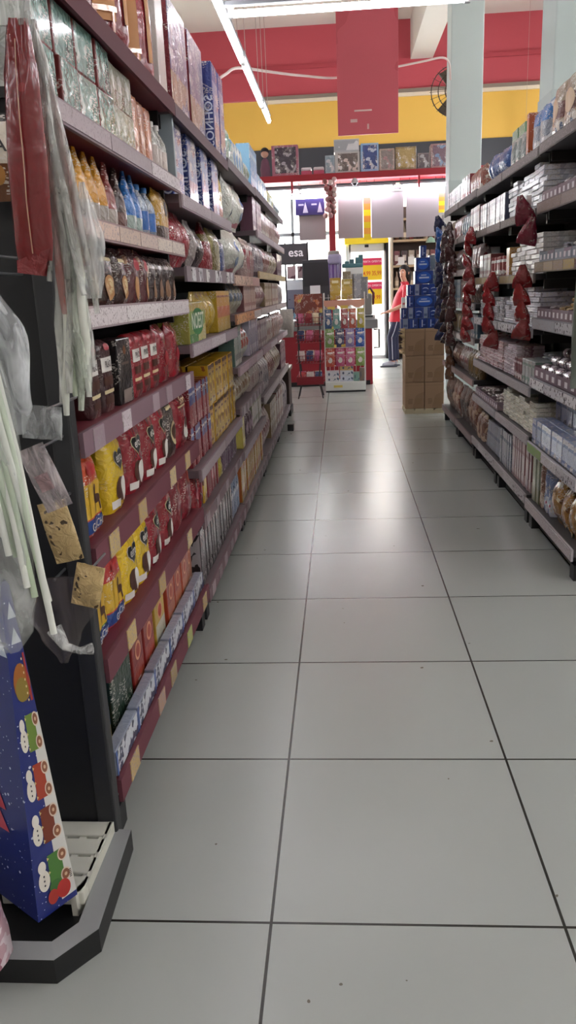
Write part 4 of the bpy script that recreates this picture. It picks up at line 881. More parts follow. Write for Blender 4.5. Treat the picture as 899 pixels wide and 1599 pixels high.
candy_strip((.93,4.23,1.32),4,'#92262a','#d9b8a4','red candy strip at the post beside the gold bars',seed=4)
candy_strip((.94,6.98,1.66),9,'#4f2c2c','#a89a9a','dark brown candy strip hanging near the far end of the sweets shelves',L_=.1,seed=5)
candy_strip((.95,7.35,1.75),10,'#3a2428','#b9adb0','black brown candy strip hanging at the last sweets bay',L_=.1,w_=.12,seed=6)
candy_strip((.96,7.86,1.85),11,'#2b2f55','#8a86a8','navy and purple candy strip hanging beside the blue box stack',L_=.1,w_=.12,seed=7)
candy_strip((.93,7.6,1.74),3,'#2458a8','#5f8ac4','short bright blue strip hanging highest at the far shelf end',L_=.09,w_=.09,seed=8)
candy_strip((.97,7.2,1.05),6,'#6f4a34','#b98a64','tan brown candy strip hanging low at the far sweets bays',L_=.1,w_=.1,seed=9)
hg = empty('hanging_bag', (.995,3.22,.85)); Bag(.2,.1,.46,PILLOW,2.6,.005,61).body(MB(), pk('#6f7870',art=(('#59635c',5,.6),),crink=.25,fine=0)).build('cloth_body', hg)
MB().tube([(-.03,0,.45),(-.02,.02,.6),(0,.085,.762),(.02,.02,.6),(.03,0,.45)],.005,mat('#59635c',.7),6).build('loop_handle', hg)
tag(hg,'grey green bag hanging at the near end of the sweets shelves','bag')
# ------------------------------------------------------------------ carton stack with the blue boxes
kraft = pk('#a5876a', art=(('#977a5e',3,.6),), rough=.75, crink=.05, coat=0, vary=.04)
pal_ = MB()
pw = mat('#cfc3a4',.7)
for y in (8.2,8.36,8.52): pal_.box(.635,y-.02,.0,1.03,y+.04,.035,pw)
for x in (.64,.74,.84,.94): pal_.box(x,8.17,.035,x+.085,8.57,.05,pw)
tag(pal_.build('pallet'),'pale low pallet under the brown carton stack','pallet')
def carton(x, z, label, torn=False):
    r = empty('cardboard_carton', (x,8.36,z)); h_ = .264; w_ = .193
    MB().box(-w_/2,-.18,0,w_/2,.18,h_,kraft,.006).build('carton_body', r)
    m = MB(); ink = mat('#7d6449',.8)
    for i in range(4): m.box(-.07+uni(0,.01),-.1812,.05+i*.014,-.025+uni(0,.015),-.1802,.057+i*.014,ink)
    m.box(.0,-.1812,.045,.07,-.1802,.105,mat('#957859',.8)); m.build('printed_marks', r)
    t = MB().box(-w_/2+.002,-.1815,h_-.03,w_/2-.002,-.1803,h_-.027,mat('#8a7056',.7)); t.build('tape', r)
    if torn:
        f = MB()
        for i in range(9):
            a = .02+i*.028
            f.add([(-w_/2-.001,-.17,a),(-w_/2-.001,-.17,a+.035),(-w_/2-.045-uni(0,.03),-.19+uni(-.02,.02),a+.02+uni(-.01,.02)),(-w_/2-.01,-.15,a+.02)],[(0,1,2),(1,3,2),(3,0,2),(0,3,1)],mat('#c4ad84',.8))
        f.build('torn_paper', r)
    return tag(r, label, 'carton')
i = 0
for row, zz in enumerate((.052,.318,.584)):
    for x, side_ in ((.735,'aisle side'),(.932,'shelf side')):
        carton(x, zz, f'brown cardboard carton, {("lowest","middle","topmost")[row]} of the {side_} column, under the blue boxes', torn=(row == 2 and side_ == 'aisle side'))
NB = '#23408f'
def blue(w_, h_, style, seed):
    fr = pk(NB, art=(('#1a3276',7,.58),), crink=.1)
    wm = mat('#c9d4ec',.35); d = []
    if style == 'slash': d = [('rect',-.2,.5,.12,.36,wm),('rect',.25,.35,.3,.06,mat('#6f86c0',.4))]
    if style == 'oval': d = [('oval',0,.5,.8,.42,mat('#2f5fc0',.3)),('rect',0,.48,.55,.06,wm),('rect',-.05,.68,.3,.035,wm)]
    if style == 'script': d = [('oval',.1,.55,.75,.14,wm),('oval',.05,.5,.72,.12,mat(NB,.4)),('rect',-.1,.3,.4,.05,mat('#8fa2d0',.4))]
    if style == 'white': d = [('rect',-.05,.5,.6,.5,mat('#8f9cb8',.4)),('rect',-.05,.3,.45,.12,mat('#5a6a90',.4))]
    return boxproto(w_,.16,h_,pk(NB,crink=.1),front=fr,decals=d,side=pk('#1f3a84',crink=.1),name='box_body',bev=.002)
BS = [(.852,.098,.60,[(.09,'white'),(.085,'slash'),(.085,'slash'),(.085,'slash'),(.1,'script')],'lowest row'),
      (.951,.105,.60,[(.06,'slash'),(.075,'white'),(.075,'script'),(.07,'white'),(.075,'script'),(.08,'white')],'second row up'),
      (1.057,.115,.655,[(.075,'slash'),(.20,'oval'),(.1,'white')],'third row up'),
      (1.173,.105,.665,[(.06,'slash'),(.07,'white'),(.08,'script'),(.11,'script')],'fourth row up'),
      (1.279,.125,.735,[(.18,'oval')],'fifth row up'),(1.405,.125,.745,[(.14,'oval')],'sixth row up'),(1.531,.11,.79,[(.06,'slash')],'topmost place')]
for z, h_, x, items, lv in BS:
    for k, (w_, st) in enumerate(items):
        what = {'slash':'with a white slash','oval':'with a bright blue oval','script':'with white script','white':'with a pale front'}[st]
        same = [q for q in items if q[1] == st]
        lb = f'blue box {what} in the {lv}, on the carton stack'
        put(blue(w_-.004,h_-.002,st,k),'blue_box',lb,'box',lb if len(same) > 1 else None,(x+w_/2,8.30,z),uni(-.03,.03)); x += w_
put(boxproto(.03,.12,.1,pk('#d9d6d8'),front=pk('#e6e2e2',bands=((.3,'#c06a6a'),(.5,'#e6e2e2')),crink=.1)),'white_box','small white box with red band at the edge of the blue pile','box',None,(.625,8.24,1.057),0)
F2 = [('#6f7f8a','grey tin pile top beside the blue boxes',(.97,8.36,1.27),.17,.28)]
for c, l, p_, w_, h_ in F2:
    put(boxproto(w_,.14,h_,pk(c,art=(('#8f9aa4',12,.62),),crink=.2),front=pk(c,bands=((.3,'#8a949c'),(.5,c)),art=(('#c2c8cc',14,.66),),crink=.3)),'carton',l,'box',None,p_,0)
MB_ = MB().box(.9,8.32,.86,1.06,8.58,1.268,pk('#2e3a52',art=(('#5a4a5a',9,.6),('#8a94a8',15,.66)),crink=.3),.004); tag(MB_.build('carton'),'dark navy carton block behind the right end of blue rows','box')

# ------------------------------------------------------------------ wire rack of sweets bags
rk = empty('sweets_rack', (.045,10.3,0)); wr = mat('#d6d5d2',.4)
b = MB(); b.box(-.255,-.17,.02,.255,.17,.13,mat('#d4d6d2',.45),.008); b.box(-.25,-.16,0,.25,.16,.02,dark); b.box(-.15,-.1725,.06,-.04,-.1705,.09,mat('#c9b45a',.4)); b.build('base', rk)
m = MB()
for x in (-.25,.25): m.tube([(x,-.15,.12),(x,-.15,1.22)],.007,wr); m.tube([(x,.15,.12),(x,.15,1.22)],.007,wr)
m.build('frame_post', rk)
m = MB()
for i in range(10): m.tube([(-.25+i*.0555,.02,.13),(-.25+i*.0555,.02,1.2)],.003,wr,6)
for i in range(9): m.tube([(-.25,.02,.2+i*.12),(.25,.02,.2+i*.12)],.003,wr,6)
m.build('wire_back', rk)
m = MB()
for z in (.78,.555,1.03,.33): m.tube([(-.25,-.15,z),(.25,-.15,z)],.004,wr,6)
m.build('hook_rail', rk)
m = MB(); hd = mat('#cf9a86',.5)
pts = [(-.25,1.07)]+[(-.25+.5*k/24, 1.07-.035*abs(math.sin(k*PI/8))) for k in range(25)][1:]
m.add([(x,-.172,z) for x, z in pts]+[(x,-.172,1.13) for x, z in pts]+[(x,-.165,z) for x, z in pts]+[(x,-.165,1.13) for x, z in pts],
      [(k,k+1,26+k,25+k) for k in range(24)]+[(50+k+1,50+k,75+k,76+k) for k in range(24)]+[(25+k,26+k,76+k,75+k) for k in range(24)]+[(k+1,k,50+k,51+k) for k in range(24)],hd)
m.build('header_board', rk)
for x, z in ((-.16,1.02),(.0,1.03),(.01,.99),(-.18,.78),(-.15,.56),(.0,.565)):
    MB().box(x-.045,-.176,z,x+.045,-.172,z+.035,mat('#dcbf5a',.4)).build('price_card', rk)
tag(rk,'white wire rack hung with coloured sweets bags in front of the red counter','rack')
rows_ = [(.79,.235,[('#2c4f7a','navy blue'),('#78aaa2','teal'),('#9c3f46','dull red'),('#c4604a','orange red'),('#b8a83c','mustard yellow')],'top'),
         (.562,.225,[('#6f8f4a','leaf green'),('#3a3f66','navy and white'),('#8d7fae','lilac'),('#2b5aa8','royal blue')],'middle'),
         (.325,.225,[('#b8503c','orange'),('#c25a80','pink'),('#c8628a','pink'),('#8fae5a','light green')],'lower')]
for z, h_, cs, lv in rows_:
    n = len(cs)
    for k, (c, nm) in enumerate(cs):
        lb = f'{nm} sweets bag in the {lv} row of the white wire rack'
        p_ = bagproto(.5/n-.012,.05,h_,pk(c,art=(('#e3dcd6',14,.66),('#d9c9c0',9,.7)),crink=.7),PILLOW,decals=(('oval',0,.35,.5,.16,pk('#d9d2cc',art=((c,20,.55),),crink=.3)),('rect',0,.75,.6,.05,mat('#e6dfd9',.4))),seed=k,wr=.004)
        put(p_,'sweets_bag',lb,'bag',lb if nm == 'pink' else None,(.045-.25+.5*(k+.5)/n,10.12+(k % 2)*.012,z),0)
for k, (x, z, w_, h_, c, l) in enumerate(((-.12,.13,.17,.055,'#d5d5d6','white box with print, lowest one at rack base, by the corner post'),(-.12,.187,.17,.075,'#c9cbd0','white box with print, second up at the rack base corner'),(.06,.13,.17,.07,'#c6ccd8','pale blue box at rack base, in the middle'),(.06,.202,.17,.065,'#cfd3d9','pale grey box stacked second in the middle of rack base'),(.06,.269,.17,.06,'#cdb078','tan box stacked topmost in the middle of the rack base'),(.185,.13,.075,.11,'#7fa79a','mint green pack at the rack base'),(.255,.13,.06,.16,'#8a7a6a','brown pack at rack base beside the mint pack'))):
    put(boxproto(w_,.12,h_,pk(c),front=pk(c,art=(('#5a6a80',14,.62),),crink=.1),decals=(('oval',-.5,.5,.15,.25,mat('#4f5a6e',.4)),)),'sweets_box',l,'box',None,(x,10.24,z),0)
gy = [('#c9a23a',-.06,1.135,.13,.26,'yellow carton on the rack top, beside the lilac brooms'),('#c2a648',.085,1.135,.13,.24,'yellow carton with white panel on the rack top, middle')]
for c, x, z, w_, h_, l in gy:
    put(boxproto(w_,.1,h_,pk(c),front=pk(c,bands=((.3,'#d6b45a'),(.65,c)),art=(('#e9d9a0',12,.6),('#b8862c',9,.6)),crink=.2),decals=(('rect',0,.82,.6,.06,mat('#eadfb8',.4)),)),'yellow_carton',l,'carton',None,(x,10.25,z),0)
put(boxproto(.11,.1,.3,pk('#8f8f94'),front=pk('#94949a',art=(('#6a6a70',9,.58),),crink=.3)),'grey_carton','grey carton on rack top beside the yellow cartons','carton',None,(.215,10.3,1.135),.2)
put(boxproto(.08,.1,.26,pk('#7f8086'),front=pk('#85868c',art=(('#6a6a70',9,.58),),crink=.3)),'grey_carton','slimmer grey carton at the very end of the rack top','carton',None,(.3,10.3,1.135),-.2)
put(boxproto(.1,.1,.09,pk('#7a6f5e'),front=pk('#8a7d68',crink=.3)),'brown_carton','small brown carton on top of the middle yellow carton','carton',None,(.085,10.3,1.377),0)
lb_ = MB()
lb_ = empty('broom_bundle', (-.06,10.36,1.14)); mm = MB()
for k in range(7): mm.tube([(-.06+k*.02,uni(-.02,.02),.1),(-.07+k*.024,0,.45)],.011,mat(['#7a66a8','#9a8cc0','#6a4a9a','#a89ac8'][k % 4],.4),8)
mm.build('bristle_bunch', lb_)
mm = MB().box(-.085,-.05,.42,.085,.05,.54,mat('#a9a3c4',.4),.03); mm.build('broom_head', lb_); mm = MB().box(-.08,-.02,.5,.06,.04,.58,mat('#9a9490',.5),.02); mm.build('cover', lb_); mm = MB().tube([(0,0,0),(0,0,.2)],.015,mat('#7a66a8',.4)); mm.build('handle', lb_)
tag(lb_,'lilac and purple broom heads bundled on the rack top','broom')
tq = empty('toy_boat', (.17,10.36,1.47)); mm = MB().box(-.14,-.06,.04,.12,.06,.09,mat('#4f7d86',.5),.015); mm.build('hull', tq)
mm = MB()
for x, h_ in ((-.08,.03),(-.02,.05),(.05,.07),(.09,.1)): mm.box(x-.025,-.03,.085,x+.03,.03,.09+h_,mat('#46707a',.5),.008)
mm.build('superstructure', tq); mm = MB().box(-.1,-.05,-.09,.12,.05,.04,mat('#e4e4e2',.5),.004); mm.build('white_carton', tq)
tag(tq,'teal toy boat on a white carton above the rack','toy')

# ------------------------------------------------------------------ red basket stand
bs = empty('basket_stand', (-.38,9.75,0)); rw = mat('#7d1a26',.4); bw_ = mat('#232225',.4)
for x in (-.13,.13):
    for y in (-.12,.12): MB().tube([(x*1.15,y*1.2,0),(x*.8,y,.2),(x,y,.5),(x,y,1.0)],.007,bw_).build('leg', bs)
for k, z in enumerate((.17,.42,.66,.86)):
    m = MB(); w_, d_, h_ = .16, .14, .09
    for t in (0,.045,.09): m.tube([(-w_,-d_,z+t),(w_,-d_,z+t),(w_,d_,z+t),(-w_,d_,z+t),(-w_,-d_,z+t)],.004,rw,6)
    for i in range(9):
        x = -w_+2*w_*i/8; m.tube([(x,-d_,z+h_),(x*.95,-d_*.95,z),(x*.95,d_*.95,z),(x,d_,z+h_)],.003,rw,5)
    m.box(-w_,-d_-.003,z,w_,-d_-.001,z+h_,rw) if k in (0,) else None
    m.build('wire_basket', bs)
tag(bs,'black legged stand with four red wire baskets beside the rack','stand')
random.seed(21)
cc = [('#b02a30','red'),('#c9b9b4','white'),('#2a3a6a','navy'),('#c05a80','pink'),('#8a2430','wine'),('#d3c0a0','cream')]
for k, z in enumerate((.175,.425,.665,.865)):
    bl = ('lowest','second','third','highest')[k]
    for i in range(6):
        c, nm = cc[(i+k) % 6]
        p_ = bagproto(.09,.04,.12,pk(c,art=(('#d9d0cc',13,.64),),crink=.8),PILLOW,seed=i+k,flat=True)
        put(p_,'sweets_packet',f'{nm} sweets packet in the {bl} red wire basket','packet',None,(-.38-.1+(i % 3)*.1,9.70+(i//3)*.09,z+.02),uni(-.4,.4),rx=-.25)
put(bagproto(.15,.1,.3,pk('#b9b2aa',art=(('#8f8880',6,.58),),crink=.4),PILLOW,seed=71),'cloth_bag','pale grey cloth bag hanging at the far end of the coffee shelves','bag',None,(-.58,8.75,.78),.3)

# ------------------------------------------------------------------ checkout counter
ct = empty('checkout_counter', (-.12,11.2,0)); rc = mat('#96202c',.5)
MB().box(-1.2,-.33,.0,.535,.35,.74,rc,.01).build('counter_body', ct)
MB().box(-1.2,-.36,.74,.61,.38,.86,mat('#8e8f90',.35,.5),.012).build('counter_top', ct)
MB().box(-1.15,-.335,0,.5,-.331,.06,dark).build('kick_plate', ct)
h = MB().tube([(.56,-.2,.48),(.63,-.2,.48),(.63,-.2,.72),(.56,-.2,.72)],.012,mat('#4a4a4c',.4)); h.build('pull_handle', ct)
tag(ct,'red checkout counter with a grey metal top behind the sweets rack','counter')
tm = empty('till_terminal', (.37,11.1,.86)); MB().box(-.09,-.08,0,.09,.08,.05,mat('#b5b3b0',.4),.01).build('base', tm)
MB().box(-.055,-.05,.05,.055,.06,.33,mat('#85817d',.5),.02).build('terminal_body', tm)
MB().tube([(-.03,-.02,.36),(.03,-.02,.40),(.075,-.01,.33),(.07,0,.18)],[.012,.016,.018,.014],mat('#6a2a30',.4)).build('handset', tm)
MB().box(-.06,-.085,.02,.06,-.08,.045,mat('#2b2b2d',.4)).build('keypad', tm)
tag(tm,'grey upright till terminal with dark red handset on the counter','till')
tv = empty('monitor_cabinet', (-.27,11.33,.86)); MB().box(-.24,-.02,.12,.22,.2,.80,mat('#3b3b3f',.45),.01).build('cabinet', tv)
MB().box(-.22,-.025,.45,.2,-.02,.76,mat('#2a2a2e',.3)).build('screen', tv); MB().box(-.14,-.03,.26,.0,-.022,.46,mat('#e3e6e8',.5)).build('paper_note', tv); MB().box(-.26,-.04,0,.24,.22,.12,mat('#54565a',.45),.01).build('plinth', tv)
tag(tv,'dark grey monitor cabinet with a white paper note on the counter','monitor')
ds = empty('display_stand', (-.595,11.46,0))
for x in (-.15,.16): MB().box(x-.012,-.012,0.86,x+.012,.012,1.9,mat('#1f2023',.4)).build('post', ds)
MB().box(-.42,-.03,1.61,.15,.02,1.885,mat('#39393c',.45),.004).build('sign_board', ds)
t = MB().text('esa',.16,mat('#e4e4e4',.4),M=Matrix.Translation((.0,-.0325,1.765))); t.build('lettering', ds)
pb = MB(); 
for i in range(2): pb.box(-.13+i*.14,-.02,1.42,-.01+i*.14,.0,1.59,pk('#a58f92',art=(('#5a3a44',11,.58),),crink=.1))
pb.build('product_print', ds)
MB().box(-.14,-.015,.87,.15,.0,1.41,pk('#cfdde6',bands=((.0,'#8fc4dc'),(.22,'#39507f'),(.3,'#7d8092'),(.75,'#dfe8ee')),art=(('#5a4a5a',8,.62),),crink=.05)).build('advert_panel', ds)
tag(ds,'dark display stand with white letters over adverts at the checkout','sign')
bp_ = MB().box(-.165,-.03,0,.165,.03,.22,pk('#7d3a2e',art=(('#c26a34',8,.57),('#c9b13a',9,.66)),crink=.3)).build('printed_sign', None, (-.38,9.76,1.0)); bpv = bp_; tag(bp_,'orange and brown printed board above the red wire baskets','board')

# ------------------------------------------------------------------ red gantry with its lamps, panels and toys on top
ga = empty('checkout_gantry', (.3,11.0,0)); gm = mat('#a3222e',.5)
MB().box(-2.2,-.06,2.61,1.9,.34,2.69,gm,.006).build('shelf_beam', ga)
MB().box(-.425,-.03,0.86,-.345,.05,2.61,gm,.004).build('post', ga)
MB().box(1.72,-.03,0,1.80,.05,2.61,gm,.004).build('post', ga); MB().box(-2.1,-.03,0,-2.02,.05,2.61,gm,.004).build('post', ga)
for x in (-.9,.72): MB().box(x,-.055,2.47,x+.025,-.03,2.62,gm).build('bracket', ga)
tag(ga,'red gantry shelf over the checkouts carrying boxed toys','gantry')
for y, z, cs, nm in ((11.0,2.535,[(-1.05,1.1),(.12,1.18),(1.32,1.0)],'front'),(11.22,2.50,[(-.7,1.18),(.5,1.18),(1.55,.8)],'rear')):
    for k, (x, L_) in enumerate(cs):
        tube_lamp('tube_lamp',(x,y,z-.05),L_,'x',f'lit tube lamp under the red gantry, {("over the grey display stand","in the middle","beside the pale column")[k]}, {nm} line',wires=False,em=tube_far)
cam_ = empty('dome_camera', (.215,10.9,2.55)); MB().lathe([(.0,-.03),(.02,-.026),(.03,-.01),(.032,0)],mat('#1c1c1f',.15),12).build('dome', cam_); MB().lathe([(.045,0),(.045,.03),(.02,.06)],mat('#b9b6b8',.4),12).build('housing', cam_)
tag(cam_,'small white housed dome camera under the red gantry','camera')
def hang_panel(x0, x1, z0, z1, label, c='#9a8f90', Y=11.1):
    r = empty('hanging_poster', ((x0+x1)/2,Y,z0)); w_ = x1-x0
    MB().box(-w_/2,-.005,0,w_/2,.005,z1-z0,mat(c,.45)).build('board', r)
    MB().box(-w_/2-.004,-.008,z1-z0-.02,w_/2+.004,.008,z1-z0,mat('#77706f',.4)).build('top_rail', r)
    for x in (-w_*.4,w_*.4): MB().tube([(x,0,z1-z0),(x,0,2.61-z0)],.003,dark,5).build('hanger_wire', r)
    return tag(r, label, 'panel')
hang_panel(-.52,-.17,1.9,2.22,'grey hanging panel beside the red post, under the purple board')
hang_panel(-.005,.318,1.9,2.46,'grey hanging panel between the red post and yellow striped banner')
hang_panel(.43,.845,1.885,2.46,'wide grey hanging panel just past the yellow striped banner','#a3989a')
hang_panel(.882,1.3,1.88,2.46,'wide grey hanging panel nearest the pale column','#a3989a')
pp = empty('purple_board', (-.37,11.08,2.21)); MB().box(-.19,-.006,0,.19,.006,.2,mat('#3a2f6a',.45)).build('board', pp); m = MB()
for x in (-.09,.1): m.prism([(x-.035,.0),(x+.035,0),(x+.012,.09),(x,.13),(x-.012,.09)],0,.002,mat('#c9c4d8',.4),M=Matrix(((1,0,0,.03),(0,0,-1,-.0065),(0,1,0,.03),(0,0,0,1))))
for x in (-.15,.02): m.box(x,-.008,.12,x+.07,-.006,.14,mat('#b9b3d0',.4))
m.build('printed_cones', pp)
for x in (-.14,.14): MB().tube([(x,0,.2),(x,0,.4)],.003,dark,5).build('hanger_wire', pp)
tag(pp,'purple board with two pale cone shapes hanging under the gantry','board')
def banner(x, z0, z1, label):
    r = empty('striped_banner', (x,11.12,z0)); h_ = z1-z0; cs = ['#f2d21c','#f0a23a','#f2d21c','#ef9a3a','#f4d41e','#f0893a','#f08068','#f4efec']
    m = MB()
    for k, c in enumerate(cs): m.box(-.048,-.004,h_*k/8,.048,.004,h_*(k+1)/8,mat(c,.5))
    m.build('banner_sheet', r); MB().tube([(0,0,h_),(0,0,2.62-z0)],.003,dark,5).build('hanger_wire', r)
    return tag(r, label, 'banner')
banner(.375,1.87,2.47,'yellow and orange striped banner hanging between grey panels')
banner(1.345,2.05,2.46,'orange striped banner hanging beside the pale column') 
gl = empty('flower_garland', (-.1,10.94,2.62)); m = MB()
for k in range(26):
    a = k*1.7; m.sphere((.055*math.cos(a)+uni(-.02,.02), .04*math.sin(a), -k*.018+uni(-.01,.01)), .035, mat(['#c9a2a0','#b98a8c','#8a5a58','#d6bcb6'][k % 4],.7), 7, 5)
m.build('flower_bunch', gl); tag(gl,'dusty pink flower garland hanging on the red gantry post','garland')
# things on the gantry
def toybox(x0, x1, h_, c, win, label, d=.2, extra=None, wc=None):
    w_ = x1-x0; r = empty('toy_box', ((x0+x1)/2,11.12,2.691))
    MB().box(-w_/2,-d/2,0,w_/2,d/2,h_,pk(c,crink=.2),.004).build('box_body', r)
    m = MB().box(-w_/2+w_*.12,-d/2-.003,h_*.1,w_/2-w_*.08,-d/2-.001,h_*.93,pk(win,art=((wc or '#c9c4c8',13,.6),('#e9e6e8',18,.66)),crink=1.,cs=22,rough=.12)); m.build('film_window', r)
    return tag(r, label, 'toy box')
toybox(-.84,-.5,.37,'#b0687c','#4f4450','big pink and black toy box at the near end of the gantry',wc='#b9aeb8')
for k, x in enumerate((-.40,-.24)):
    r = empty('lunch_box', (x,11.1,2.691)); MB().box(-.07,-.07,0,.07,.07,.055,mat('#c2506c',.35),.012).build('tub', r); MB().box(-.068,-.068,.055,.068,.068,.095,mat('#dcd2d6',.3),.016).build('lid', r)
    tag(r,('pink lunch box with clear lid beside the big pink toy box','pink lunch box with clear lid, second one, nearer the grey boxes')[k],'lunch box')
toybox(-.155,-.035,.22,'#9aa6b0','#8f9ca6','narrow pale blue box on the gantry beside the pink lunch boxes')
r = toybox(-.03,.285,.25,'#c9c6c4','#6f6864','white photo box at the bottom of the pair on the gantry',wc='#d9c9c2')
o = empty('toy_box', (.12,11.12,2.942)); MB().box(-.16,-.1,0,.16,.1,.15,pk('#b9bcbf',crink=.1),.004).build('box_body', o); MB().box(-.15,-.104,.02,.15,-.101,.13,pk('#a8adb2',art=(('#dfe1e3',7,.56),),crink=.1)).build('picture_front', o); tag(o,'grey white box stacked on the white photo box on the gantry','toy box')
toybox(.30,.525,.34,'#8fb4d6','#4a5f94','light blue framed toy box in the middle of the gantry',wc='#c3cfe0')
toybox(.535,.725,.265,'#b09a8c','#a79c98','beige and pink toy box beside the light blue framed one',wc='#c9a0a0')
toybox(.74,1.0,.275,'#a3885a','#b39a66','golden film bag box on the gantry beside the beige one',wc='#c9b48a')
toybox(1.02,1.17,.19,'#8a7a7c','#6f6468','small grey toy box with film front on the gantry')
toybox(1.185,1.385,.29,'#a37a78','#8a6f7a','pinkish toy box at the column end of the gantry',wc='#8fa3c4')
# a doll figure stands behind the pale blue packets
dl = empty('doll', (-.93,11.05,2.691)); m = MB(); m.lathe([(.06,0),(.065,.1),(.045,.2),(.02,.23)],mat('#6f4458',.6),12); m.build('dress', dl)
MB().sphere((0,0,.285),.05,mat('#c99a84',.5),12,8).build('head', dl); MB().sphere((0,.012,.305),.057,mat('#221a1c',.6),12,8).build('hair', dl)
tag(dl,'dark haired doll standing at the near end of the gantry','doll')

# ------------------------------------------------------------------ red hanging board, cable, fan
hb = empty('hanging_board', (.345,9.0,2.79)); rb = pk('#bb525c',art=(('#b04750',2.,.6),),rough=.35,crink=.03,coat=.2)
MB().box(-.33,-.008,0,.29,.008,1.16,rb,.002).build('board', hb); m = MB()
m.box(-.16,-.011,.22,.02,-.008,.235,mat('#d9b9b4',.5)); m.box(-.2,-.011,.12,-.13,-.008,.15,mat('#d0aaa6',.5)); m.box(-.03,-.011,.05,-.01,-.008,.1,mat('#c99a98',.5)); m.build('tape_scrap', hb)
for x in (-.25,.2): MB().tube([(x,0,1.16),(x,0,CZ-2.79)],.003,mat('#9a8f8a',.5),5).build('hanger_wire', hb)
tag(hb,'large plain red board hanging over the aisle','hanging board')
cp = [P(335,128,6.9),P(352,116,6.9),P(372,106,7.0),P(420,112,7.8),P(470,118,8.6),P(530,121,9.3),P(610,106,9.6),P(660,96,9.7),P(690,90,9.8),P(701,99,9.9),P(703,125,9.95)]
def smooth(cp, n=6):
    q = [Vector(c) for c in cp]; q = [q[0]*2-q[1]]+q+[q[-1]*2-q[-2]]; out = []
    for a, b, c, d in zip(q, q[1:], q[2:], q[3:]):
        for k in range(n):
            t = k/n; out.append(.5*((2*b)+(c-a)*t+(2*a-5*b+4*c-d)*t*t+(3*b-a-3*c+d)*t**3))
    return out+[q[-2]]
co = MB().tube(smooth(cp),.011,mat('#d9c6c0',.5),8).build('loose_cable'); tag(co,'loose white cable sagging from the tube lamps to the pale column','cable')
fn = empty('wall_fan', (1.40,10.5,3.45)); m = MB(); fm = mat('#4a4038',.5)
for rr in (.28,.2,.12): m.tube([(rr*math.cos(2*PI*k/28),-.06-(.3-rr)*.15,rr*math.sin(2*PI*k/28)) for k in range(29)],.006,fm,6)
for k in range(24):
    a = 2*PI*k/24; m.tube([(.05*math.cos(a),-.1,.05*math.sin(a)),(.3*math.cos(a),-.06,.3*math.sin(a))],.0025,fm,4)
m.build('guard', fn); m = MB()
for k in range(3):
    a = 2*PI*k/3; c, s_ = math.cos(a), math.sin(a)
    m.add([(c*u-s_*v,.0+.05*v,s_*u+c*v) for u, v in ((.04,-.03),(.26,-.08),(.27,.06),(.04,.03))]+[(c*u-s_*v,.008+.05*v,s_*u+c*v) for u, v in ((.04,-.03),(.26,-.08),(.27,.06),(.04,.03))],[(0,1,2,3),(7,6,5,4),(0,4,5,1),(1,5,6,2),(2,6,7,3),(3,7,4,0)],mat('#6a5f52',.4))
m.build('blade', fn); MB().lathe([(.05,-.08),(.06,0),(.05,.1),(.0,.12)],fm,12,Matrix.Rotation(-PI/2,4,'X')).build('motor', fn)
MB().tube([(0,.1,0),(.1,.14,-.05)],.02,fm).build('wall_arm', fn)
tag(fn,'dark wall fan half hidden behind the pale column','fan')

# ------------------------------------------------------------------ drinks shelf by the door
ds2 = empty('drinks_shelf', (1.4,14.7,0)); sw = mat('#b59c78',.6)
MB().box(-.5,.22,0,.75,.25,2.6,mat('#5a4a42',.7)).build('back_board', ds2)
for x in (-.5,.72): MB().box(x,-.15,0,x+.03,.24,2.6,mat('#a99a84',.6)).build('side_board', ds2)
for z in (.12,.5,.86,1.2,1.58,2.0,2.35): MB().box(-.47,-.15,z,.72,.22,z+.035,sw).build('shelf', ds2)
tag(ds2,'wooden drinks shelf against the front wall behind the person','shelf unit')
random.seed(5)
bc = [('#5a3424','brown'),('#3a2a2c','dark'),('#7a6a5a','taupe'),('#a3927f','beige'),('#6a2f30','red brown')]
for si, z in enumerate((.157,.537,.897,1.237,1.617,2.037)):
    lv = ('lowest','second lowest','third lowest','middle','second highest','highest')[si]
    for k in range(9):
        c, nm = bc[(k*2+si) % 5]; x = 1.0+k*.125
        if si in (1,4) or (si == 3 and k % 2):
            p_ = boxproto(.1,.1,.24,pk(c),front=pk(c,art=(('#d9cfc2',7,.62),),crink=.1),decals=(('rect',0,.5,.6,.2,mat('#c9bfb2',.5)),),flat=True); nm2 = 'drinks_carton'; ct_ = 'carton'
        else:
            p_ = proto(.08,.08,.27,('bottle',MB().lathe([(.036,0),(.04,.01),(.04,.15),(.016,.2),(.014,.26),(.017,.262),(.017,.275)],mat(c,.2),12).lathe([(.0405,.04),(.0405,.12)],mat('#c9b89a',.5),12),[])); nm2 = 'drinks_bottle'; ct_ = 'bottle'
        lb = f'{nm} {nm2.split("_")[1]} on the {lv} board of the wooden drinks shelf'
        put(p_,nm2,lb,ct_,lb,(x,14.68,z),uni(-.1,.1))
for k, (x, z, c) in enumerate(((1.07,1.75,'#e0dcd6'),(1.24,1.76,'#d9d6cf'))):
    o = MB().box(-.055,-.002,0,.055,.002,.13,mat(c,.5),0).build('price_card',None,(x,14.546,1.6195)); tag(o,('white price card clipped on the drinks shelf nearest the door','white price card clipped on the drinks shelf, second from the door')[k],'card')
lt = empty('hanging_lamp', (1.56,14.4,2.0)); MB().lathe([(.09,-.04),(.06,.02),(.02,.05)],mat('#8fae9a',.4),14).build('shade', lt); MB().tube([(0,0,.05),(0,0,.6)],.006,dark).build('cord', lt); tag(lt,'small pale green lamp shade in front of the drinks shelf','lamp')
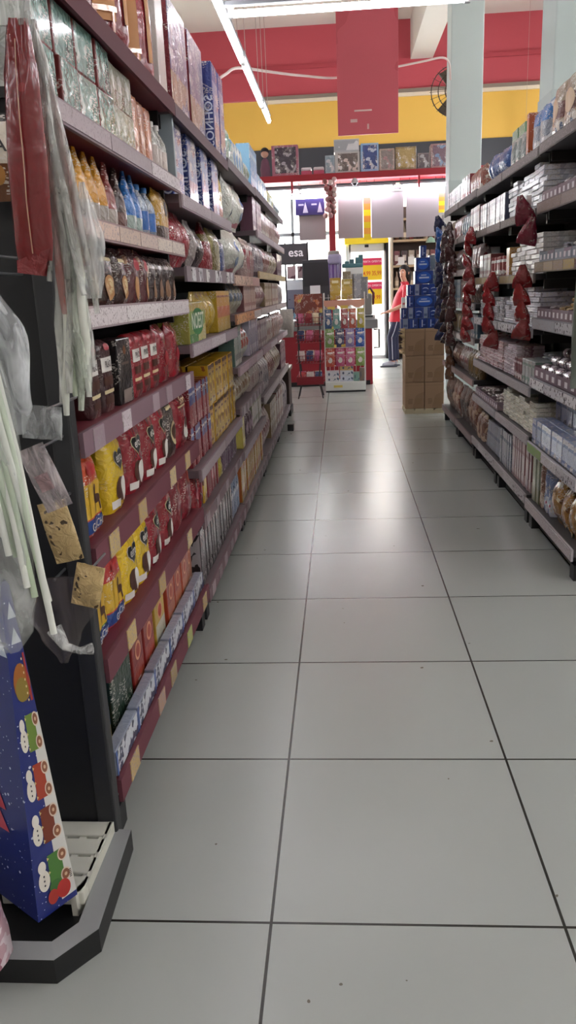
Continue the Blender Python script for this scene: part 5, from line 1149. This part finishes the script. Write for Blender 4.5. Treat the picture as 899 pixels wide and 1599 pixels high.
sg = bagproto(.16,.08,.42,pk('#d9d4d2',art=(('#b8383c',5,.6),),crink=.2),PILLOW,seed=81); put(sg,'hanging_bag','white and red bag hanging past the far end of the sweets shelves','bag',None,(1.02,8.05,1.5),0)
# floor scale near the end of the shelves: small dark cone on the floor
fc = empty('floor_wedge', (-.5,7.39,0)); MB().prism([(-.02,-.02),(.035,-.03),(.04,.03),(-.0,.02)],0,.06,dark).build('wedge', fc)
tag(fc,'small black wedge lying on the floor beside the coffee shelves','wedge')
eb = empty('end_crate', (-.72,8.48,0)); MB().box(-.2,-.2,.08,.17,.2,.5,mat('#3a2c26',.6),.01).build('crate_body', eb); MB().box(-.21,-.21,.0,.18,.21,.08,dark).build('base', eb); MB().box(-.21,-.215,.46,.185,.21,.5,mat('#8a7a6c',.5),.004).build('rim', eb)
tag(eb,'dark brown crate at the far end of the coffee shelves','crate')
# ------------------------------------------------------------------ display plinth at the end of the coffee shelves
pf = empty('display_plinth', (0,0,0)); random.seed(11)
blkp = mat('#101112', .45); lip = mat('#8b8d8e', .45)
out = [(-1.0,1.197),(-.573,1.197),(-.509,1.276),(-.521,1.58),(-1.0,1.58)]
inn = [(-.99,1.238),(-.591,1.238),(-.553,1.288),(-.562,1.575),(-.99,1.575)]
pf_b = MB(); n = len(out); zt = .056
v = [(x,y,0) for x, y in out]+[(x,y,zt) for x, y in out]; pf_b.add(v,[(i,(i+1) % n,n+(i+1) % n,n+i) for i in range(n)]+[tuple(range(n))[::-1]],blkp)
v = [(x,y,zt) for x, y in inn]+[(x,y,.035) for x, y in inn]; pf_b.add(v,[(i,n+i,n+(i+1) % n,(i+1) % n)[::-1] for i in range(n)]+[tuple(range(n,2*n))],blkp)
pf_b.build('plinth_body', pf)
l_ = MB(); v = [(x,y,zt) for x, y in out]+[(x,y,zt+.004) for x, y in inn]; l_.add(v,[(i,(i+1) % n,n+(i+1) % n,n+i) for i in range(n)],lip); l_.build('grey_lip', pf)
tag(pf,'low black plinth with grey lip and cut corner on the floor under the gift bags','plinth')
gr = empty('plastic_grate', (0,0,.036)); wp = mat('#cfcfc2', .5, bump=.1, bscale=30)
m = MB(); rows_g = [(1.565,-.575,-.95),(1.505,-.578,-.95),(1.445,-.588,-.95),(1.385,-.60,-.95)]
rows_g = [(y,-.557,max(-.95,-.612-1.438*(y-.047-1.254))) for y, x1, x0 in rows_g]
for i, (y, x1, x0) in enumerate(rows_g):
    m.box(x0,y-.047,.02,x1,y+.002,.052,wp,.003)
    if i < 3:
        for k in range(9):
            x = x1-.012-k*.045
            if x < x0+.02: break
            m.box(x-.008,y-.06,.012,x+.008,y-.026,.047,wp)
m.build('slat_grid', gr)
s_ = MB(); s_.prism([(-.566,1.57),(-.556,1.57),(-.556,1.37),(-.57,1.33),(-.582,1.33),(-.566,1.375)],0,.052,wp); s_.build('side_rim', gr)
tag(gr,'white plastic slatted grate lying in the black plinth','grate')

# ------------------------------------------------------------------ gift bags
nv = bpy.data.materials.new('night_sky_paper'); nv.use_nodes = True
_nt = nv.node_tree; _b = _nt.nodes['Principled BSDF']; _tc = _nt.nodes.new('ShaderNodeTexCoord')
def _stars(scale, r0, base, prev=None):
    vo = _nt.nodes.new('ShaderNodeTexVoronoi'); vo.inputs['Scale'].default_value = scale; _nt.links.new(_tc.outputs['Object'], vo.inputs['Vector'])
    lt_ = _nt.nodes.new('ShaderNodeMath'); lt_.operation = 'LESS_THAN'; lt_.inputs[1].default_value = r0; _nt.links.new(vo.outputs['Distance'], lt_.inputs[0])
    mx = _nt.nodes.new('ShaderNodeMix'); mx.data_type = 'RGBA'; _nt.links.new(lt_.outputs[0], mx.inputs['Factor'])
    if prev is None: mx.inputs['A'].default_value = lin(base)
    else: _nt.links.new(prev, mx.inputs['A'])
    mx.inputs['B'].default_value = lin('#cfd6ea'); return mx.outputs['Result']
_c = _stars(34, .1, '#1c2a74'); _c = _stars(75, .11, None, _c); _nt.links.new(_c, _b.inputs['Base Color']); _b.inputs['Roughness'].default_value = .3; _b.inputs['Coat Weight'].default_value = .3
gb = empty('gift_bag', (-.7,1.35,.062))
O = Vector((-.7,1.35,.062)); T = .72
FR0, BR0 = Vector((-.620,1.254,.089))-O, Vector((-.567,1.332,.089))-O; ax = Vector((.82,-.57,0))
FR1, BR1 = Vector((-.603,1.262,.80))-O, Vector((-.592,1.276,.80))-O
FL0, BL0, FL1, BL1 = FR0-ax*.24, BR0-ax*.24, FR1-ax*.24, BR1-ax*.24
MB().add([FL0,FR0,FR1,FL1],[(0,1,2,3)],nv).add([BL0,BR0,BR1,BL1],[(3,2,1,0)],nv).add([FL0,BL0,BR0,FR0],[(0,1,2,3)],nv).add([FL0,FL1,BL1,BL0],[(0,1,2,3)],nv).build('bag_body', gb)
g = MB(); g.add([FR0,BR0,BR1,FR1],[(0,1,2,3)],nv)
def gus(u, v_, off=.001):
    p = (FR0*(1-u)+BR0*u)*(1-v_)+(FR1*(1-u)+BR1*u)*v_
    nrm = Vector((.82,-.57,.05)).normalized(); return p+nrm*off
def gell(cu, cv, ru, rv, c, off, k=18): g.add([gus(cu+ru*math.cos(2*PI*i/k),cv+rv*math.sin(2*PI*i/k),off) for i in range(k)],[tuple(range(k))],mat(c,.35))
def grect(u0, v0, u1, v1, c, off): g.add([gus(u0,v0,off),gus(u1,v0,off),gus(u1,v1,off),gus(u0,v1,off)],[(0,1,2,3)],mat(c,.35))
grect(.62,.02,1.,.62,'#d9d8d2',.0006)
for cv, c in ((.13,'#4f7f3a'),(.28,'#7d3a26'),(.42,'#a8432c'),(.57,'#6f8a3a')):
    grect(.42,cv-.055,.80,cv+.055,c,.0010)
    for dv in (-.045,0,.045): g.add([gus(.40,cv+dv-.006,.0013),gus(.46,cv+dv,.0013),gus(.40,cv+dv+.006,.0013)],[(0,1,2)],mat('#d8c88a',.4))
    for dv in (-.035,.035):
        gell(.82,cv+dv,.13,.022,'#e0cdb8',.0016); gell(.82,cv+dv,.10,.017,'#8f5a3f',.0019); gell(.82,cv+dv,.04,.006,'#d9b896',.0022)
    gell(.26,cv-.015,.15,.034,'#e3ddd0',.0014); gell(.24,cv+.03,.11,.02,'#e6e0d6',.0016)
    for q in range(3): gell(.26,cv-.03+q*.015,.022,.0035,'#2c2a33',.0019,8)
gell(.7,.055,.18,.03,'#b8322c',.0025); gell(.42,.05,.13,.024,'#b0382e',.0023); gell(.52,.08,.16,.02,'#3f6f34',.0021)
gell(.55,.72,.42,.055,'#a8662c',.0012); gell(.5,.70,.32,.035,'#8f7a34',.0016); grect(.82,.66,.92,.80,'#a83a34',.0019)
for q in range(7): gell(.72,.665+q*.02,.035,.004,'#e0c898',.0022,8)
for cv in (.83,.90): g.add([gus(.3,cv,.0014),gus(.95,cv,.0014),gus(.62,cv+.045,.0014)],[(0,1,2)],mat('#ccd4de',.4))
for q in range(5): grect(.9,.075+q*.006,.965,.078+q*.006,'#2a2c30',.0022)
g.build('printed_gusset', gb)
f = MB()
def fpt(u, v_, off=.0012):
    p = (FL0*(1-u)+FR0*u)*(1-v_)+(FL1*(1-u)+FR1*u)*v_; return p+Vector((-.57,-.82,.03)).normalized()*off
for cu, cv, s_, c in ((.62,.34,.1,'#b8384a'),(.6,.27,.13,'#c04456')):
    f.add([fpt(cu-s_,cv-.02),fpt(cu+s_,cv-.02),fpt(cu,cv+.05)],[(0,1,2)],mat(c,.4))
for cu, cv in ((.9,.93),(.93,.82),(.7,.88)):
    f.add([fpt(cu-.07,cv-.02),fpt(cu+.07,cv-.02),fpt(cu,cv+.035)],[(0,1,2)],mat('#c6d0de',.4))
f.build('printed_trees', gb)
hm = MB(); hm.tube([FR1-ax*.08, FR1-ax*.085+Vector((0,0,.08)), FR1-ax*.12+Vector((0,0,.11)), FR1-ax*.155+Vector((0,0,.08)), FR1-ax*.16],.003,mat('#c9c9d0',.5),6); hm.build('cord_handle', gb)
tag(gb,'navy gift bag with stars and a printed train down its side, on the plinth','gift bag')
pb2 = empty('gift_bag', (-.76,1.2,.058)); w_ = .1
Bg = Bag(.2,.075,.17,[(0,1,1),(.3,1,.95),(.7,.98,.6),(1,.96,.1)],6.,.003,91)
Bg.body(MB(), pk('#c9a4ac',art=(('#a8707f',26,.56),('#e6d6da',34,.6)),crink=.1)).build('bag_body', pb2)
hm = MB(); hm.tube([(-.05,0,.16),(-.045,0,.25),(.0,0,.28),(.045,0,.25),(.05,0,.16)],.006,mat('#c9929e',.35),8); hm.build('ribbon_handle', pb2)
pb2.rotation_euler = (0,0,-.1)
tag(pb2,'pink flowered gift bag at the front of the black plinth beside the navy one','gift bag')

# ------------------------------------------------------------------ goods hanging on the end panel
def hook(parent, p, L_=.12):
    m = MB(); m.tube([p, p+Vector((0,L_,.0))],.003,mat('#6f7072',.35,.6),6); m.build('hook', parent)
# red foil bag
rf = empty('foil_bag', (-.51,1.37,1.335)); B1 = Bag(.066,.035,.36,[(0,.9,.1),(.05,.98,.4),(.4,1,1),(.75,.86,.95),(.93,.62,.6),(1,.5,.15)],2.4,.008,92)
B1.body(MB(), pk('#741116',art=(('#5e0d12',6,.56),('#8a1d22',9,.62)),crink=.35,cs=14,rough=.18,coat=.6,fine=0)).build('foil_body', rf)
sm = MB(); B1.decal(sm,'rect',.0,.47,.035,.44,mat('#c99a82',.25),off=.004); sm.build('seam', rf)
tp_ = MB(); B2 = Bag(.05,.012,.16,[(0,1,.8),(.5,.9,1),(1,.5,.6)],2.5,.006,93); B2.body(tp_, film(.5,'#cfd2cc')); o = tp_.build('film_header', rf, (-.004,0,.35))
tl = MB(); tl.add([(-.03,-.004,0),(.028,-.004,.02),(.016,-.006,-.025),(-.028,-.01,-.02)],[(0,1,2,3)],pk('#741116',crink=.35,fine=0)).add([(-.03,.004,0),(.028,.004,.02),(.016,.006,-.025),(-.028,.006,-.02)],[(3,2,1,0)],pk('#741116',crink=.35,fine=0)); tl.build('tail_flap', rf)
hook(rf, Vector((0,0,.50)))
rf.rotation_euler = (0,.05,0)
tag(rf,'long red foil bag with pale seam hanging on the black end panel','foil bag')
# clear film bags fanned out beside it
def fan(name, x0, top, ends, mats, label, cat, part, r=.006, thick=.4):
    e = empty(name, top)
    for k, (dx, dy, dz, bow) in enumerate(ends):
        pts = []; rs = []
        for t in range(9):
            u = t/8; pts.append((dx*u+bow*math.sin(PI*u)+.002*math.sin(u*17+k), dy*u+.004*math.sin(u*9+k*2), dz*u)); rs.append(r*(.35+.65*min(1,u*4))*(1 if u < .92 else .7))
        MB().tube(pts, rs, mats[k % len(mats)], 7).build(part, e)
    return tag(e, label, cat)
random.seed(31)
cl = [film(.45,'#c9cbc4',.8,40), film(.3,'#8f8c84',.8,40), film(.55,'#e0e0da',.8,40), film(.3,'#a89a90',.8,40), film(.4,'#8a5048',.8,40)]
fan('film_bag_bunch',0,(-.477,1.40,1.70),[(-.01+.0048*k+uni(-.004,.004),uni(-.03,.03),-.36-uni(0,.1),uni(-.006,.006)) for k in range(14)],cl,'bunch of narrow clear film bags hanging next to the red foil bag','film bags','film_bag',.007)
wl = [film(.6,'#e6e8e0',.7,40), film(.5,'#d0d8c8',.7,40), mat('#d6d8cc',.35), film(.45,'#dcdcd6',.7,40), mat('#c3cdb6',.35)]
fan('straw_bunch',0,(-.462,1.41,1.46),[(-.045+.0053*k+uni(-.004,.004),uni(-.03,.03),-.29-uni(0,.09)-.02*(k < 8),uni(-.008,.012)) for k in range(14)],wl,'bunch of white and pale green straws in film, below the clear film bags','straws','straw_pack',.0075)
e = empty('film_sheet', (-.432,1.42,1.27)); q = MB(); B3 = Bag(.06,.03,.19,[(0,.5,.2),(.2,.8,.7),(.5,1,1),(.8,.6,.8),(1,.15,.3)],2.2,.014,94); B3.body(q, film(.4,'#f0f3f2',1.5,26,.08), na=14, nt=18); q.build('crumpled_film', e)
tag(e,'crumpled white film sheet hanging over the near ends of the coffee shelves','film')
# the big pack of white straws in front
e = empty('straw_pack', (-.53,1.2,.70)); random.seed(41); sm_ = [mat('#dfe2d8',.3), mat('#c9d6bf',.3), mat('#d9ddd2',.3), mat('#b4c4a8',.3)]
for k in range(16):
    x0 = .045-.0075*k+uni(-.003,.003); z0 = .03+.017*k*(k < 9)+uni(0,.03)+(.16 if k >= 9 else 0)
    MB().tube([(x0,uni(-.02,.02),z0),(x0-.035,uni(-.02,.02),z0+.3),(x0-.06,uni(-.02,.02),z0+.56)],.0058,sm_[k % 4],8).build('straw', e)
q = MB(); B4 = Bag(.2,.07,.66,[(0,.12,.25),(.05,.42,.6),(.15,.62,.9),(.35,.8,1),(.6,.95,1),(.85,.9,.9),(1,.6,.4)],2.6,.012,95)
B4.body(q, film(.2,'#eef2ee',1.4,26,.08), na=16, nt=22); o = q.build('clear_wrapper', e, (-.035,0,.0)); o.rotation_euler = (0,-.1,0)
q = MB(); q.tube([(.04,0,.04),(.06,-.01,.012),(.085,-.012,.005),(.105,-.01,.008)],[.014,.008,.006,.01],film(.35,'#d6d8d6',1.,50),8); q.build('twisted_tail', e)
hook(e, Vector((-.08,0,.62)), .36)
tag(e,'large clear pack of white and pale green straws hanging in front of the end panel','straws')
e = empty('film_sheet', (-.545,1.24,1.06)); q = MB(); B5 = Bag(.15,.05,.3,[(0,.45,.3),(.15,.75,.7),(.5,1,1),(.8,.55,.9),(1,.2,.3)],2.2,.02,96); B5.body(q, film(.34,'#eef2f4',1.6,24,.07), na=16, nt=22); q.build('crumpled_film', e); e.rotation_euler = (0,-.12,0); hook(e, Vector((-.01,0,.29)), .3)
tag(e,'crumpled silvery film sheet hanging above the large pack of straws','film')
def small_pack(loc, w_, h_, m, ry, label, prof=PILLOW, sd=1, lm=None):
    e = empty('hanging_pack', loc); b = Bag(w_,.02,h_,prof,2.3,.006,sd); b.body(MB(), m).build('film_pouch', e)
    if lm: q = MB(); b.decal(q,'rect',0,.45,.5,.13,lm,off=.002); q.build('label_card', e)
    hook(e, Vector((0,0,h_-.01)), max(.03, 1.57-loc[1])); e.rotation_euler = (0,ry,0)
    return tag(e, label, 'pack')
small_pack((-.53,1.40,.895),.055,.125,film(.6,'#cfc3c4',1.2,45),-.35,'small clear pack with pinkish card hanging beside the straws, on the end panel',sd=5,lm=pk('#a88a8c',art=(('#d9ccce',16,.55),),crink=.5))
small_pack((-.54,1.38,1.03),.075,.06,film(.5,'#b9bcbc',1.2,40),.1,'small wrinkled clear pack hanging above the pinkish card pack',sd=6)
ck = pk('#c8ac76',art=(('#d9c08a',10,.55),('#4a3820',70,.66)),crink=.5,fine=0)
small_pack((-.545,1.46,.77),.06,.125,ck,-.2,'tan cracker pack with dark dots hanging behind the straws',sd=7)
small_pack((-.53,1.47,.67),.06,.09,ck,.25,'lowest tan cracker pack, above the clear pouch on the end panel',sd=8)
e = empty('clear_pouch', (-.6,1.5,.53)); q = MB(); B6 = Bag(.19,.03,.19,[(0,.1,.2),(.3,.45,.8),(.7,.9,1),(1,1,.3)],2.5,.006,97); B6.body(q, film(.4,'#7d7470',.4,12)); q.build('film_pouch', e); hook(e, Vector((0,0,.185)), .07)
tag(e,'smoky clear pouch hanging lowest on the black end panel','pouch')
bp3 = empty('biscuit_pack', (-.64,1.5,1.445)); b = Bag(.13,.05,.145,PILLOW,3.,.003,98); b.body(MB(), pk('#6b3d1c',bands=((.42,'#d6cdbb'),(.9,'#1c1a19')),art=(('#8a5426',9,.66),),crink=.2)).build('pouch', bp3)
q = MB(); b.write(q,'LLA',.55,.62,.03,mat('#1d1a19',.4)); b.decal(q,'oval',.62,.3,.2,.12,mat('#b07a3a',.4)); q.build('front_label', bp3); hook(bp3, Vector((0,0,.135)), .07)
tag(bp3,'brown and cream biscuit pack hanging on the black end panel','pack')
bp4 = empty('tissue_pack', (-.56,1.49,1.63)); b = Bag(.06,.03,.2,PILLOW,2.5,.006,99); b.body(MB(), pk('#a8aca6',bands=((.6,'#c9cdc6'),(.85,'#c2b84a')),crink=.7)).build('pouch', bp4); hook(bp4, Vector((0,0,.19)), .08)
tag(bp4,'grey pack with yellow top hanging above the red foil bag','pack')
# ------------------------------------------------------------------ person by the door
def skin(name, J, edges, m, root, parent, loc=(0,0,0), sub=2):
    names = list(J); me = bpy.data.meshes.new(name)
    me.from_pydata([J[n][0] for n in names], [(names.index(a), names.index(b)) for a, b in edges], [])
    o = bpy.data.objects.new(name, me); COL.objects.link(o); o.parent = parent; o.location = loc
    sk = o.modifiers.new('Skin','SKIN'); sk.use_smooth_shade = True
    for i, n in enumerate(names):
        r = J[n][1]; d = me.skin_vertices[0].data[i]; d.radius = r if isinstance(r, tuple) else (r, r); d.use_root = (n == root)
    ss = o.modifiers.new('Sub','SUBSURF'); ss.levels = sub; ss.render_levels = sub
    me.materials.append(m)
    bpy.context.view_layer.update()
    ev = o.evaluated_get(bpy.context.evaluated_depsgraph_get())
    m2 = bpy.data.meshes.new_from_object(ev); o.modifiers.clear(); o.data = m2
    for p in m2.polygons: p.use_smooth = True
    return o
pe = empty('person', (.85,13.35,0))
sk_ = mat('#c08d74',.5)
def W(x, y, z): return (x-.85, y, z)
B = {'pelvis':(W(.915,0,.82),.088),'belly':(W(.945,0,.95),.092),'chest':(W(1.0,0,1.1),.1),'upper':(W(1.045,0,1.2),.078),'neck0':(W(1.045,0,1.29),.052),'neck1':(W(1.032,-.003,1.35),.042),
     'jaw':(W(.998,-.034,1.405),.05),'head':(W(1.02,-.01,1.47),.084),'crown':(W(1.025,-.002,1.53),.066),
     'nose':(W(.966,-.09,1.452),.009)}
E_ = [('pelvis','belly'),('belly','chest'),('chest','upper'),('upper','neck0'),('neck0','neck1'),('neck1','jaw'),('jaw','head'),('head','crown'),('head','nose')]
for s_, n in ((-1,'n'),(1,'f')):
    dx = 0 if s_ < 0 else .06
    B.update({f'hip{n}':(W(.905,.075*s_,.77),.072),f'knee{n}':(W(.812+dx,.09*s_,.47),.05),f'calf{n}':(W(.825+dx,.09*s_,.33),.052),f'ankle{n}':(W(.83+dx,.09*s_,.10),.036),f'heel{n}':(W(.85+dx,.09*s_,.045),.036),f'ball{n}':(W(.73+dx,.1*s_,.03),.032),f'toe{n}':(W(.665+dx,.1*s_,.025),.022)})
    E_ += [('pelvis',f'hip{n}'),(f'hip{n}',f'knee{n}'),(f'knee{n}',f'calf{n}'),(f'calf{n}',f'ankle{n}'),(f'ankle{n}',f'heel{n}'),(f'heel{n}',f'ball{n}'),(f'ball{n}',f'toe{n}')]
    hx, hz = (.755,.875) if s_ < 0 else (.80,.87)
    B.update({f'sh{n}':(W(1.055,.155*s_,1.215),.052),f'el{n}':(W(1.03,.215*s_,.98),.042),f'wr{n}':(W(hx+.05,.19*s_,hz+.02),.026),f'palm{n}':(W(hx-.01,.185*s_,hz),(.032,.018)),f'kn{n}':(W(hx-.045,.185*s_,hz-.01),(.034,.015))})
    E_ += [('upper',f'sh{n}'),(f'sh{n}',f'el{n}'),(f'el{n}',f'wr{n}'),(f'wr{n}',f'palm{n}'),(f'palm{n}',f'kn{n}')]
    for k, L_ in enumerate((.068,.078,.072,.055)):
        y = .185*s_+(-.03+.02*k)*1.0; a, b_ = f'f{k}a{n}', f'f{k}b{n}'
        B[a] = (W(hx-.06-L_*.35,y,hz-.012),.0085); B[b_] = (W(hx-.06-L_*.85,y,hz-.035),.0072); E_ += [(f'kn{n}',a),(a,b_)]
    B[f'ta{n}'] = (W(hx-.02,.185*s_-.045,hz-.005),.011); B[f'tb{n}'] = (W(hx-.055,.185*s_-.055,hz-.018),.009); E_ += [(f'palm{n}',f'ta{n}'),(f'ta{n}',f'tb{n}')]
skin('body', B, E_, sk_, 'pelvis', pe)
def loft(mb, rings, m, n=24):
    vs = []; fs = []
    for x, y, z, rx, ry in rings:
        for k in range(n):
            q = 2*PI*k/n; w = 1+.018*math.sin(q*5+z*23)+.012*math.sin(q*9-z*31); vs.append(W(x+rx*w*math.cos(q), y+ry*w*math.sin(q), z+.02*math.cos(q)*(z < 1.0)*0))
    for i in range(len(rings)-1):
        for k in range(n): fs.append((i*n+k, i*n+(k+1)%n, (i+1)*n+(k+1)%n, (i+1)*n+k))
    mb.add(vs, fs, m, True)
shm = pk('#c8283a',crink=.15,cs=12,rough=.7,coat=0,vary=0,fine=0); q_ = MB()
loft(q_, [(.905,0,.715,.128,.168),(.907,0,.76,.126,.165),(.915,0,.83,.122,.16),(.94,0,.93,.121,.158),(.972,0,1.02,.124,.163),(1.0,0,1.1,.127,.172),(1.028,0,1.17,.12,.185),(1.045,0,1.225,.1,.18),(1.047,0,1.262,.08,.13),(1.043,0,1.29,.062,.075),(1.037,-.003,1.318,.06,.064)], shm)
for s_ in (-1,1): q_.tube([W(1.05,.12*s_,1.222),W(1.058,.17*s_,1.215),W(1.05,.197*s_,1.14),W(1.042,.208*s_,1.05)],[.07,.072,.066,.062],shm,14)
shirt = q_.build('polo_shirt', pe)
q_ = MB()
loft(q_, [(1.036,-.003,1.30,.066,.07),(1.03,-.004,1.325,.064,.068),(1.03,-.004,1.332,.058,.062)], mat('#b02233',.7)); q_.build('collar', shirt)
trm = mat('#262a44',.8); q_ = MB()
loft(q_, [(.912,0,.87,.108,.148),(.912,0,.78,.114,.156),(.905,0,.70,.11,.16),(.892,0,.64,.085,.15)], trm)
for s_ in (-1,1):
    dx = 0 if s_ < 0 else .06
    q_.tube([W(.90+dx*.2,.068*s_,.74),W(.885+dx*.4,.082*s_,.66),W(.85+dx*.7,.087*s_,.56),W(.812+dx,.09*s_,.47),W(.818+dx,.09*s_,.38),W(.825+dx,.09*s_,.26),W(.829+dx,.09*s_,.10)],[.078,.082,.08,.072,.068,.066,.064],trm,14)
tro = q_.build('trousers', pe)
st = MB(); st.tube([W(.90,-.168,.72),W(.86,-.17,.58),W(.815,-.164,.47),W(.822,-.16,.3),W(.828,-.156,.12)],.007,mat('#b9bcc8',.7),6); st.build('side_stripe', tro)
for s_, n in ((-1,'n'),(1,'f')):
    dx = 0 if s_ < 0 else .06
    so = skin('shoe', {'h':(W(.865+dx,.09*s_,.05),.045),'m':(W(.79+dx,.095*s_,.052),.047),'b':(W(.72+dx,.1*s_,.04),.042),'t':(W(.655+dx,.1*s_,.032),.03)}, [('h','m'),('m','b'),('b','t')], mat('#a3a4ae',.6), 'm', pe)
    MB().box(.63+dx-.85,.1*s_-.045,0,.905+dx-.85,.1*s_+.04,.018,mat('#3a3c48',.6),.006).build('sole', so)
hm = mat('#1a0f0e',.75)
hb_ = MB(); D = Vector((-.66,-.75,0)); Sd = Vector((.75,-.66,0)); HC = Vector(W(1.02,-.01,1.475))
vs_ = []; fs_ = []
for i in range(13):
    a = PI*i/12
    for k in range(20):
        q = 2*PI*k/20; p = Vector((math.sin(a)*math.cos(q), math.sin(a)*math.sin(q), math.cos(a)))
        fwd = p.dot(D); r_ = Vector((.096*p.x, .096*p.y, .108*p.z))
        cut = max(0, min(1, (fwd-.30-.5*max(0, p.z-.3))*5))          # pull the shell inside the head where the face is
        vs_.append(HC+Vector((.01,.012,.012))+r_*(1-.35*cut))
for i in range(12):
    for k in range(20): fs_.append((i*20+k, (i+1)*20+k, (i+1)*20+(k+1)%20, i*20+(k+1)%20))
hb_.add(vs_, fs_, hm, True)
hb_.tube([HC-D*.05+Vector((0,0,.02)), HC-D*.095+Vector((0,0,-.06)), HC-D*.11+Vector((0,0,-.15)), HC-D*.115+Vector((.0,0,-.24))],[.07,.065,.045,.02],hm,10)
hb_.build('hair', pe)
fc_ = MB(); up = Vector((0,0,1))
for s_ in (-1,1):
    e_ = HC+D*.066+Sd*.031*s_+up*.0; fc_.sphere(e_,.0115,mat('#ece6e0',.3),8,6); fc_.sphere(e_+D*.0065,.0068,mat('#2a1a14',.3),8,6)
    fc_.tube([e_+Sd*.018+up*.021+D*.002, e_+up*.026+D*.008, e_-Sd*.018+up*.022+D*.002],.0032,hm,5)
fc_.build('eye', pe)
MO = HC+D*.066-up*.066
MB().tube([MO-Sd*.024, MO+D*.005, MO+Sd*.024],.0065,mat('#a34a4c',.4),6).build('mouth', pe)
er = MB(); er.sphere(HC+Sd*.086-D*.012-up*.01,.022,sk_,8,6,(.6,.5,1.2)); er.build('ear', pe)
tag(pe,'person in red polo shirt and navy trousers standing by the door, facing the aisle','person')
# ------------------------------------------------------------------ daylight and view
wd_ = bpy.data.worlds.new('daylight'); S.world = wd_; wd_.use_nodes = True
bg = wd_.node_tree.nodes['Background']
sky = wd_.node_tree.nodes.new('ShaderNodeTexSky'); sky.sky_type = 'HOSEK_WILKIE'; sky.sun_direction = (.3,-.4,.8); sky.turbidity = 5
mxw = wd_.node_tree.nodes.new('ShaderNodeMix'); mxw.data_type = 'RGBA'; mxw.inputs['Factor'].default_value = .6; mxw.inputs['B'].default_value = (1,1,1,1)
wd_.node_tree.links.new(sky.outputs['Color'], mxw.inputs['A']); wd_.node_tree.links.new(mxw.outputs['Result'], bg.inputs['Color']); bg.inputs['Strength'].default_value = 8.0
sd_ = bpy.data.lights.new('sun','SUN'); sd_.energy = 9; sd_.angle = .01; so_ = bpy.data.objects.new('sun', sd_); COL.objects.link(so_); so_.rotation_euler = (math.radians(35), 0, math.radians(-20))
vs = S.view_settings; S.display_settings.display_device = 'sRGB'; vs.view_transform = 'Standard'; vs.look = 'None'; vs.gamma = 1; vs.use_curve_mapping = False; vs.exposure = 1.98
S.cycles.use_denoising = True; S.cycles.max_bounces = 8; S.cycles.diffuse_bounces = 4; S.cycles.glossy_bounces = 3; S.cycles.transparent_max_bounces = 12; S.cycles.sample_clamp_indirect = 6
# every label must mean one thing, or one group of look-alikes
